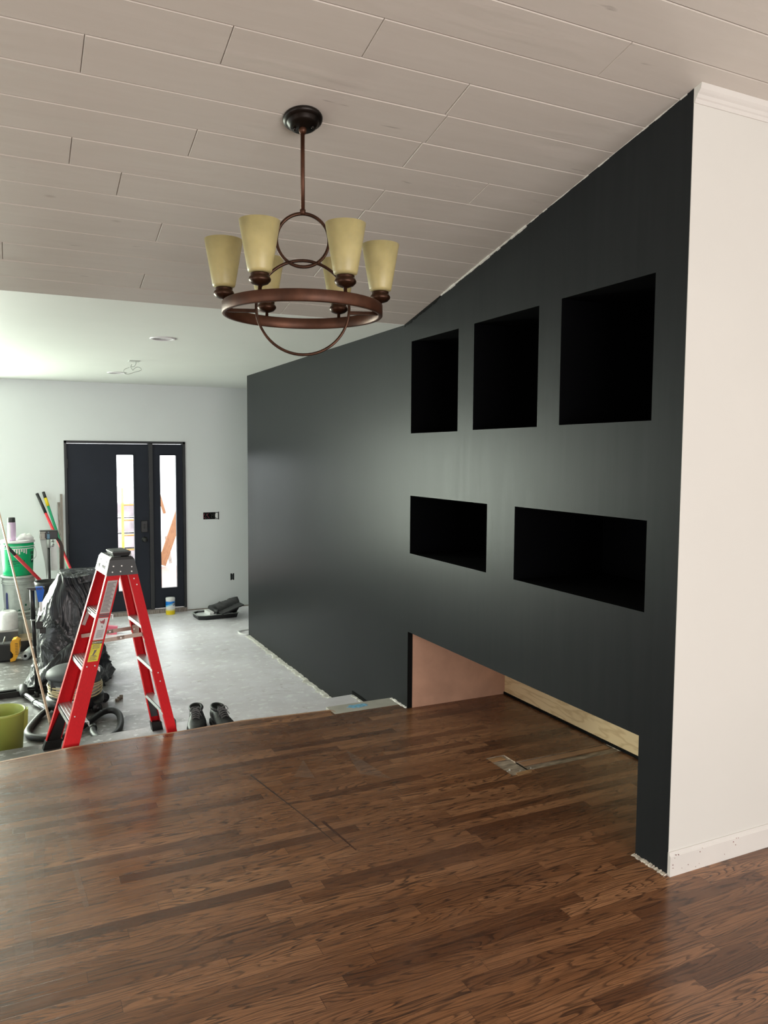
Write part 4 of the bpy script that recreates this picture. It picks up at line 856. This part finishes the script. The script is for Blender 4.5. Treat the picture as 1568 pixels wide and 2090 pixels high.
bm = B(); lathe(bm, [(0.006, -0.06), (0.006, -0.05)], (0.004, 0, 1.10), 10, 0, 'Y'); box(bm, (-0.010, -0.060, 1.035), (0.016, -0.048, 1.085), 0.003); obj('latch', bm, mat('slate_blue_plastic', (0.10, 0.22, 0.32), 0.4), ft)
bm = B(); 
for k in range(5): box(bm, (0.03 + 0.007 * (k % 3), -0.045, 0.96 + 0.014 * k), (0.05 + 0.005 * (k % 2), -0.03, 0.968 + 0.014 * k), 0.002)
obj('linkage', bm, BLK, ft)
bm = B(); lathe(bm, [(0.09, 0.0), (0.09, 0.03), (0.02, 0.05), (0.02, 0.32)], seg=20); obj('base', bm, BLK, ft, True)
bm = B(); pts = smooth_path([(0.075, 0.0, 1.04), (0.105, 0, 1.00), (0.125, 0, 0.93), (0.122, 0, 0.80), (0.118, 0, 0.66), (0.115, 0, 0.45)], 5)
rings = [[p + Vector((-0.018, -0.004, 0)), p + Vector((0.018, -0.004, 0)), p + Vector((0.018, 0.004, 0)), p + Vector((-0.018, 0.004, 0))] for p in pts]; obj('strap', loft(bm, rings), BROWNST, ft)
# black hopper in the heap
hp = thing('dust_pan_tub', 'black open tub with red bits behind the plastic bag top', 'tub', (0.29, 7.35, FZ))
bm = B(); lathe(bm, [(0.001, 0), (0.09, 0), (0.12, 0.72), (0.124, 0.745), (0.112, 0.745), (0.10, 0.66), (0.001, 0.66)], seg=28); obj('tub_body', bm, BLK, hp, True)
bm = B(); 
for k in range(6): a = k * 1.1; box(bm, (0.04 * math.cos(a) - 0.02, 0.04 * math.sin(a) - 0.02, 0.66), (0.04 * math.cos(a) + 0.02, 0.04 * math.sin(a) + 0.01, 0.69 + 0.008 * k), 0.004)
obj('contents', bm, POLER, hp)
# telescoping pole stand
ps = thing('support_pole', 'black telescoping support pole standing left of the plastic bag', 'support pole', (0.143, 6.385, FZ))
bm = B(); tube(bm, [(0, 0, 0.0), (-0.006, 0, 0.40)], 0.0125, 12); tube(bm, [(-0.006, 0, 0.40), (-0.012, 0, 0.62)], 0.0145, 12); tube(bm, [(-0.012, 0, 0.60), (-0.014, 0, 0.845)], 0.0175, 12); obj('shaft', bm, BLK, ps, True)
bm = B(); prism(bm, [(-0.055, -0.02, 0.850), (0.075, -0.02, 0.850), (0.075, -0.02, 0.835), (-0.015, -0.02, 0.828)], (0, 0.05, 0)); obj('head_plate', bm, BLK, ps)
bm = B(); lathe(bm, [(0.019, 0.596), (0.021, 0.600), (0.019, 0.606)], (-0.012, 0, 0), 14); lathe(bm, [(0.018, 0.28), (0.018, 0.305)], (-0.004, 0, 0), 14); obj('clamp_ring', bm, ALULIT, ps, True)
bm = B(); box(bm, (0.006, -0.018, 0.53), (0.055, 0.02, 0.585), 0.006); box(bm, (0.03, -0.012, 0.49), (0.075, 0.012, 0.54), 0.005); beam(bm, (0.02, 0, 0.58), (0.04, 0, 0.63), 0.016, 0.02); obj('clamp', bm, BLK, ps)
bm = B(); lathe(bm, [(0.018, 0), (0.020, 0.008), (0.016, 0.014), (0.016, 0.04)], seg=18); obj('base', bm, BLK, ps, True)
bc = thing('blue_scoop', 'small blue plastic scoop hanging beside the black support pole', 'scoop', (0.183, 6.37, 0.435))
bm = B(); loft(bm, [[(-0.014, -0.012, 0), (0.014, -0.012, 0), (0.014, 0.012, 0), (-0.014, 0.012, 0)], [(-0.026, -0.02, 0.085), (0.030, -0.02, 0.085), (0.030, 0.02, 0.085), (-0.026, 0.02, 0.085)], [(-0.030, -0.022, 0.115), (0.020, -0.022, 0.115), (0.020, 0.022, 0.115), (-0.030, 0.022, 0.115)]]); obj('scoop_body', bm, BLUEP, bc)
bm = B(); loft(bm, [[(-0.022, -0.0225, 0.096), (0.014, -0.0225, 0.096), (0.014, -0.0222, 0.096), (-0.022, -0.0222, 0.096)], [(-0.024, -0.0228, 0.110), (0.012, -0.0228, 0.110), (0.012, -0.0222, 0.110), (-0.024, -0.0222, 0.110)]]); obj('inner_shadow', bm, BUCKB, bc)
bm = B(); box(bm, (-0.006, -0.012, -0.075), (0.014, 0.006, 0.002), 0.004); obj('white_strip', bm, WHITE, bc)
# big black plastic wrapped heap
def heap():
    bm = B(); prof = []   # z, cx, cy, rx, ry
    lv = [(0.0, 0.395, 6.72, 0.335, 0.30), (0.05, 0.40, 6.73, 0.315, 0.28), (0.14, 0.425, 6.74, 0.285, 0.25), (0.28, 0.425, 6.76, 0.255, 0.23), (0.42, 0.41, 6.78, 0.245, 0.22), (0.56, 0.415, 6.80, 0.243, 0.22), (0.64, 0.425, 6.80, 0.232, 0.21), (0.76, 0.455, 6.80, 0.195, 0.18), (0.84, 0.475, 6.80, 0.165, 0.15), (0.885, 0.485, 6.80, 0.150, 0.14), (0.90, 0.487, 6.80, 0.11, 0.10)]
    n = 88; rings = []
    zs = []
    for i in range(len(lv) - 1):
        k = max(2, int((lv[i + 1][0] - lv[i][0]) / 0.014))
        for j in range(k): s = j / k; zs.append(tuple(a + (b_ - a) * s for a, b_ in zip(lv[i], lv[i + 1])))
    zs.append(lv[-1])
    for (z, cx, cy, rx_, ry_) in zs:
        rg = []
        for k in range(n):
            a = 2 * PI * k / n; ca, sa = math.cos(a), math.sin(a)
            e = 0.82; x = abs(ca) ** e * (1 if ca > 0 else -1); y = abs(sa) ** e * (1 if sa > 0 else -1)
            q = Vector((x * 1.3 + z * 1.1, y * 1.3, z * 1.5)); wv = noise.noise(q * 1.3) * 1.6
            r1 = 1 - abs(math.sin(3.2 * a + 4.2 * z + 2.4 * wv)) ** 0.6
            r2 = 1 - abs(math.sin(5.1 * a - 8.5 * z + 3.1 * noise.noise(q * 1.7 + Vector((4, 2, 1))))) ** 0.6
            amp = 0.024 if 0.15 < z < 0.72 else (0.034 if z <= 0.15 else 0.018)
            d = amp * (r1 * 1.1 + r2 * 0.8 * max(0, noise.noise(q * 1.1 + Vector((7, 7, 7))) + 0.45)) + 0.022 * noise.noise(q * 1.6)
            fold = 0.0; rr = 1 - 0.07 + d / 0.25
            rg.append((cx + rx_ * x * rr, cy + ry_ * y * rr, FZ + z + (0.012 * noise.noise(q * 2) if z > 0.05 else 0)))
        rings.append(rg)
    loft(bm, rings); return bm
hb = thing('plastic_wrapped_equipment', 'tall heap wrapped in crinkled glossy black plastic behind the ladder', 'covered equipment', (0, 0, 0))
obj('plastic_cover', heap(), BAG, hb, True)
bm = B(); rings = []
for i in range(12):
    s = i / 11; w_ = 0.17 * (1 - 0.3 * s); rings.append([(0.20 - 0.02 * s - w_ * 0.2 - 0.10 * s, 6.58 - 0.06 * s + 0.05 * math.sin(q) * w_ * 3, FZ + 0.001 + (0.36 * (1 - s) ** 1.6 + 0.03) * (0.55 + 0.45 * math.cos(q)) * (0.3 + 0.7 * (q < 1.6 or q > 4.7))) for q in [2 * PI * k / 14 for k in range(14)]])
bm2 = B(); loft(bm2, [[(0.12 + 0.30 * s, 6.52 + 0.0 * s - 0.05 * math.sin(PI * t) - 0.02 * noise.noise((s * 5, t * 6, 1)), FZ + 0.002 + t * (0.06 + 0.32 * s ** 0.8)) for t in [k / 12 for k in range(13)]] + [(0.12 + 0.30 * s, 6.62, FZ + 0.002 + t * (0.06 + 0.32 * s ** 0.8)) for t in [1 - k / 12 for k in range(13)]] for s in [k / 12 for k in range(13)]])
bm.free(); obj('plastic_skirt', bm2, BAG, hb, True)
bm = B(); loft(bm, [[(0.36 + 0.27 * s, 6.58 + 0.02 * math.sin(3 * s), FZ + 0.885 - 0.055 * t - 0.01 * math.sin(5 * s)) for t in (0, 1)] + [(0.35 + 0.28 * s, 6.90, FZ + 0.905 + 0.004 * t) for t in (1, 0)] for s in [k / 8 for k in range(9)]]); obj('plastic_flap', bm, BAG, hb)
# shop vacuum
vc = thing('shop_vacuum', 'round black and white shop vacuum with cream cord behind the ladder', 'vacuum cleaner', (0.392, 5.98, FZ))
bm = B(); lathe(bm, [(0.001, 0.03), (0.185, 0.03), (0.20, 0.05), (0.20, 0.10), (0.18, 0.115), (0.001, 0.115)], seg=36); obj('base', bm, BLK, vc, True)
bm = B(); lathe(bm, [(0.001, 0.10), (0.165, 0.10), (0.172, 0.24), (0.176, 0.25), (0.001, 0.25)], seg=36); obj('drum', bm, WHITE, vc, True)
bm = B(); lathe(bm, [(0.172, 0.245), (0.196, 0.247), (0.200, 0.262), (0.192, 0.285), (0.165, 0.305), (0.10, 0.322), (0.001, 0.328)], seg=36); obj('lid', bm, GREY, vc, True)
bm = B(); lathe(bm, [(0.176, 0.21), (0.183, 0.21), (0.183, 0.246), (0.176, 0.246)], seg=36, cap=False); box(bm, (-0.03, -0.20, 0.20), (0.03, -0.165, 0.25), 0.004); box(bm, (-0.17, -0.10, 0.17), (-0.13, -0.06, 0.24), 0.004); obj('latch_band', bm, GREY, vc)
rn = random.Random(8)
for k in range(5):
    z = 0.125 + k * 0.019; bm = B(); tube(bm, [((0.184 + 0.004 * math.sin(3 * a + k)) * math.cos(a), (0.184 + 0.004 * math.sin(3 * a + k)) * math.sin(a), z + 0.008 * math.sin(2 * a + k)) for a in [2 * PI * j / 40 for j in range(40)]], 0.0058, 8, True); obj('cord_turn', bm, CREAMC, vc, True)
for ax in (0.25, -0.9, -1.9, 2.2):
    bm = B(); lathe(bm, [(0.001, -0.016), (0.032, -0.016), (0.036, -0.008), (0.036, 0.008), (0.032, 0.016), (0.001, 0.016)], (0, 0, 0), 18, 0, 'Y'); bmesh.ops.transform(bm, matrix=Matrix.Translation((0.215 * math.cos(ax), 0.215 * math.sin(ax), 0.036)) @ Matrix.Rotation(0.4, 4, 'Z'), verts=bm.verts[:]); w_ = obj('caster', bm, BLK, vc, True)
    bm = B(); lathe(bm, [(0.001, -0.019), (0.010, -0.019), (0.012, -0.014)], (0, 0, 0), 12, 0, 'Y'); bmesh.ops.transform(bm, matrix=Matrix.Translation((0.215 * math.cos(ax), 0.215 * math.sin(ax), 0.036)) @ Matrix.Rotation(0.4, 4, 'Z'), verts=bm.verts[:]); obj('hub', bm, GREY, w_, True)
    bm = B(); beam(bm, (0.17 * math.cos(ax), 0.17 * math.sin(ax), 0.075), (0.225 * math.cos(ax), 0.225 * math.sin(ax), 0.055), 0.05, 0.04, (0, 0, 1)); obj('caster_arm', bm, BLK, vc)
# hose and wand
def ribbed(pts, r_=0.0215, sub=8):
    p = smooth_path(pts, sub); return tube(B(), p, [r_ * (1.0 + 0.035 * (i % 2)) for i in range(len(p))], 14)
HZ = FZ + 0.0225
hs_ = thing('vacuum_hose', 'long black vacuum hose looping on the floor around the ladder', 'hose', (0, 0, 0))
obj('hose_run', ribbed([(0.205, 5.93, HZ + 0.01), (0.150, 5.84, HZ), (0.085, 5.64, HZ), (0.060, 5.52, HZ), (0.075, 5.43, HZ), (0.13, 5.37, HZ), (0.21, 5.325, HZ), (0.29, 5.33, HZ + 0.002), (0.35, 5.40, HZ + 0.004), (0.44, 5.53, HZ + 0.006), (0.55, 5.69, HZ + 0.012), (0.62, 5.70, HZ + 0.014), (0.652, 5.60, HZ + 0.012), (0.640, 5.42, HZ + 0.004), (0.60, 5.28, HZ), (0.54, 5.20, HZ), (0.475, 5.23, HZ), (0.455, 5.33, HZ), (0.46, 5.40, HZ)]), BLKR, hs_, True)
bm = B(); tube(bm, [(0.46, 5.40, HZ), (0.463, 5.44, HZ)], 0.026, 14); obj('hose_cuff', bm, BLK, hs_, True)
wd_ = thing('vacuum_wand', 'black floor nozzle with silver wand lying left of the vacuum', 'vacuum tool', (0.05, 6.45, FZ))
bm = B(); beam(bm, (-0.36, -0.005, 0.022), (-0.02, 0.03, 0.022), 0.075, 0.042, (0, 0, 1)); beam(bm, (-0.02, 0.03, 0.022), (0.22, 0.05, 0.022), 0.075, 0.042, (0, 0, 1)); obj('nozzle', bm, BLK, wd_)
bm = B(); beam(bm, (-0.34, -0.004, 0.046), (-0.05, 0.026, 0.046), 0.030, 0.012, (0, 0, 1)); beam(bm, (0.03, 0.034, 0.046), (0.2, 0.048, 0.046), 0.030, 0.012, (0, 0, 1)); obj('nozzle_groove', bm, BLACKMAT, wd_)
bm = B(); tube(bm, smooth_path([(0.0, 0.06, 0.05), (0.0, 0.0, 0.065), (0.0, -0.06, 0.05), (0.01, -0.09, 0.035)], 4), 0.03, 12); obj('swivel', bm, CHAR, wd_, True)
bm = B(); tube(bm, smooth_path([(0.005, -0.08, 0.038), (0.05, -0.20, 0.030), (0.075, -0.30, 0.03)], 5), 0.017, 14); tube(bm, [(0.07, -0.29, 0.03), (0.155, -0.515, 0.033)], 0.021, 14); obj('wand_tube', bm, mat('chrome_tube', (0.55, 0.56, 0.58), 0.2, 0.9), wd_, True)
bm = B(); tube(bm, [(0.072, -0.29, 0.03), (0.080, -0.31, 0.03)], 0.0235, 14); obj('wand_joint', bm, BLK, wd_, True)
# green pail
gp = thing('pail', 'lime green plastic pail on the lower floor at the left edge', 'pail', (-0.085, 5.20, FZ))
bm = B(); lathe(bm, [(0.001, 0), (0.108, 0), (0.112, 0.004), (0.130, 0.268), (0.136, 0.274), (0.138, 0.286), (0.132, 0.290), (0.126, 0.280), (0.107, 0.012), (0.001, 0.012)], seg=44); obj('pail_body', bm, GREENP, gp, True)
bm = B(); prism(bm, [(0.114, -0.028, 0.14), (0.145, -0.02, 0.19), (0.149, -0.02, 0.282), (0.124, -0.028, 0.282)], (0, 0.056, 0)); obj('handle_lug', bm, GREENP, gp)
# left clutter
tt = thing('storage_tote', 'clear dark plastic tote with a paper roll on top', 'tote', (-0.06, 8.00, FZ))
bm = B(); loft(bm, [[(-0.08, -0.07, 0), (0.08, -0.07, 0), (0.08, 0.08, 0), (-0.08, 0.08, 0)], [(-0.092, -0.08, 0.20), (0.092, -0.08, 0.20), (0.092, 0.09, 0.20), (-0.092, 0.09, 0.20)]]); obj('tote_body', bm, mat('smoky_plastic', (0.10, 0.105, 0.11), 0.25), tt)
bm = B(); box(bm, (-0.096, -0.085, 0.198), (0.096, 0.095, 0.215), 0.004); obj('tote_lid', bm, mat('milky_lid', (0.42, 0.41, 0.40), 0.4), tt)
pr = thing('paper_roll', 'white paper towel roll standing on the dark tote', 'paper roll', (-0.048, 8.00, FZ + 0.2155))
bm = B(); lathe(bm, [(0.026, 0), (0.080, 0), (0.082, 0.004), (0.082, 0.135), (0.072, 0.160), (0.060, 0.168), (0.034, 0.168), (0.026, 0.160)], seg=30, cap=False); obj('roll', bm, PAPER, pr, True)
bm = B(); lathe(bm, [(0.001, 0.002), (0.0255, 0.002), (0.0255, 0.150), (0.024, 0.150), (0.001, 0.10)], seg=20); obj('core', bm, CARD, pr, True)
dt = thing('cordless_tool', 'black and amber cordless power tool on floor at left edge', 'power tool', (-0.045, 7.62, FZ), math.radians(-8))
bm = B(); box(bm, (-0.10, -0.05, 0.0), (0.028, 0.06, 0.165), 0.016); obj('body', bm, BLK, dt)
bm = B(); prism(bm, [(0.012, -0.058, 0.0), (0.052, -0.058, 0.008), (0.078, -0.058, 0.06), (0.088, -0.058, 0.12), (0.088, -0.058, 0.185), (0.062, -0.058, 0.205), (0.030, -0.058, 0.198), (0.016, -0.058, 0.17), (0.016, -0.058, 0.10), (0.036, -0.058, 0.07), (0.036, -0.058, 0.04), (0.012, -0.058, 0.025)], (0, 0.11, 0)); sh = obj('amber_shell', bm, ORANGEP, dt)
bm = B()
for k in range(8): z = 0.065 + 0.014 * k; box(bm, (0.055, -0.0595, z), (0.078, -0.057, z + 0.004))
obj('vent_slots', bm, BLK, sh)
bm = B(); tube(bm, [(-0.05, -0.02, 0.16), (-0.03, -0.02, 0.225)], 0.005, 8); obj('arm', bm, ALULIT, dt, True)
bm = B(); box(bm, (-0.095, -0.052, 0.03), (-0.075, -0.0495, 0.10), 0.001); obj('printed_mark', bm, mat('tool_print', (0.55, 0.35, 0.30), 0.5), dt)
wr = thing('plastic_film_roll', 'white plastic film roll lying with dark core facing the room', 'roll', (0.082, 7.58, FZ + 0.036), math.radians(-14))
bm = B(); lathe(bm, [(0.014, 0), (0.034, 0), (0.036, 0.004), (0.036, 0.26), (0.014, 0.26)], (0, 0, 0), 26, 0, 'Y', False); obj('roll', bm, mat('milky_film', (0.52, 0.55, 0.55), 0.3), wr, True)
bm = B(); lathe(bm, [(0.001, 0.012), (0.0138, 0.012), (0.0138, 0.25)], (0, 0, 0), 18, 0, 'Y'); obj('core', bm, BLACKMAT, wr)
cb = thing('cardboard_box', 'flat brown cardboard box on floor behind the film roll', 'box', (0.155, 8.02, FZ))
bm = B(); box(bm, (-0.115, -0.10, 0.10), (0.118, 0.11, 0.125), 0.003); obj('box_lid', bm, CARD, cb)
bm = B(); box(bm, (-0.11, -0.095, 0.0), (0.113, 0.105, 0.0995), 0.003); obj('box_base', bm, BLK, cb)
bm = B(); prism(bm, [(0.08, 8.185, FZ), (0.17, 8.185, FZ), (0.17, 8.19, FZ + 0.24), (0.11, 8.19, FZ + 0.26), (0.075, 8.19, FZ + 0.22)], (0, 0.006, 0)); 
bmesh.ops.translate(bm, vec=(0.0, -0.045, 0), verts=bm.verts[:]); tag(obj('plastic_sheet', bm, mat('pale_sheet', (0.50, 0.52, 0.50), 0.4)), 'pale plastic sheet standing behind the cardboard box', 'sheet')
bm = B(); prism(bm, [(0.86, 8.30, FZ), (0.955, 8.28, FZ), (0.97, 8.33, FZ + 0.07), (0.875, 8.34, FZ + 0.085)], (0.01, 0.05, 0)); tag(obj('pink_scrap', bm, PINK), 'pink plastic scrap on floor seen between the ladder legs', 'scrap')
bm = B()
for k in range(3): box(bm, (0.675 + 0.018 * k, 6.0 + 0.025 * k, FZ), (0.70 + 0.018 * k, 6.03 + 0.02 * k, FZ + 0.02 + 0.006 * k), 0.004)
tag(obj('debris_clump', bm, mat('dusty_debris', (0.20, 0.165, 0.13), 0.9, var=0.5, scale=60)), 'small brown debris clump on floor right of the vacuum', 'debris')
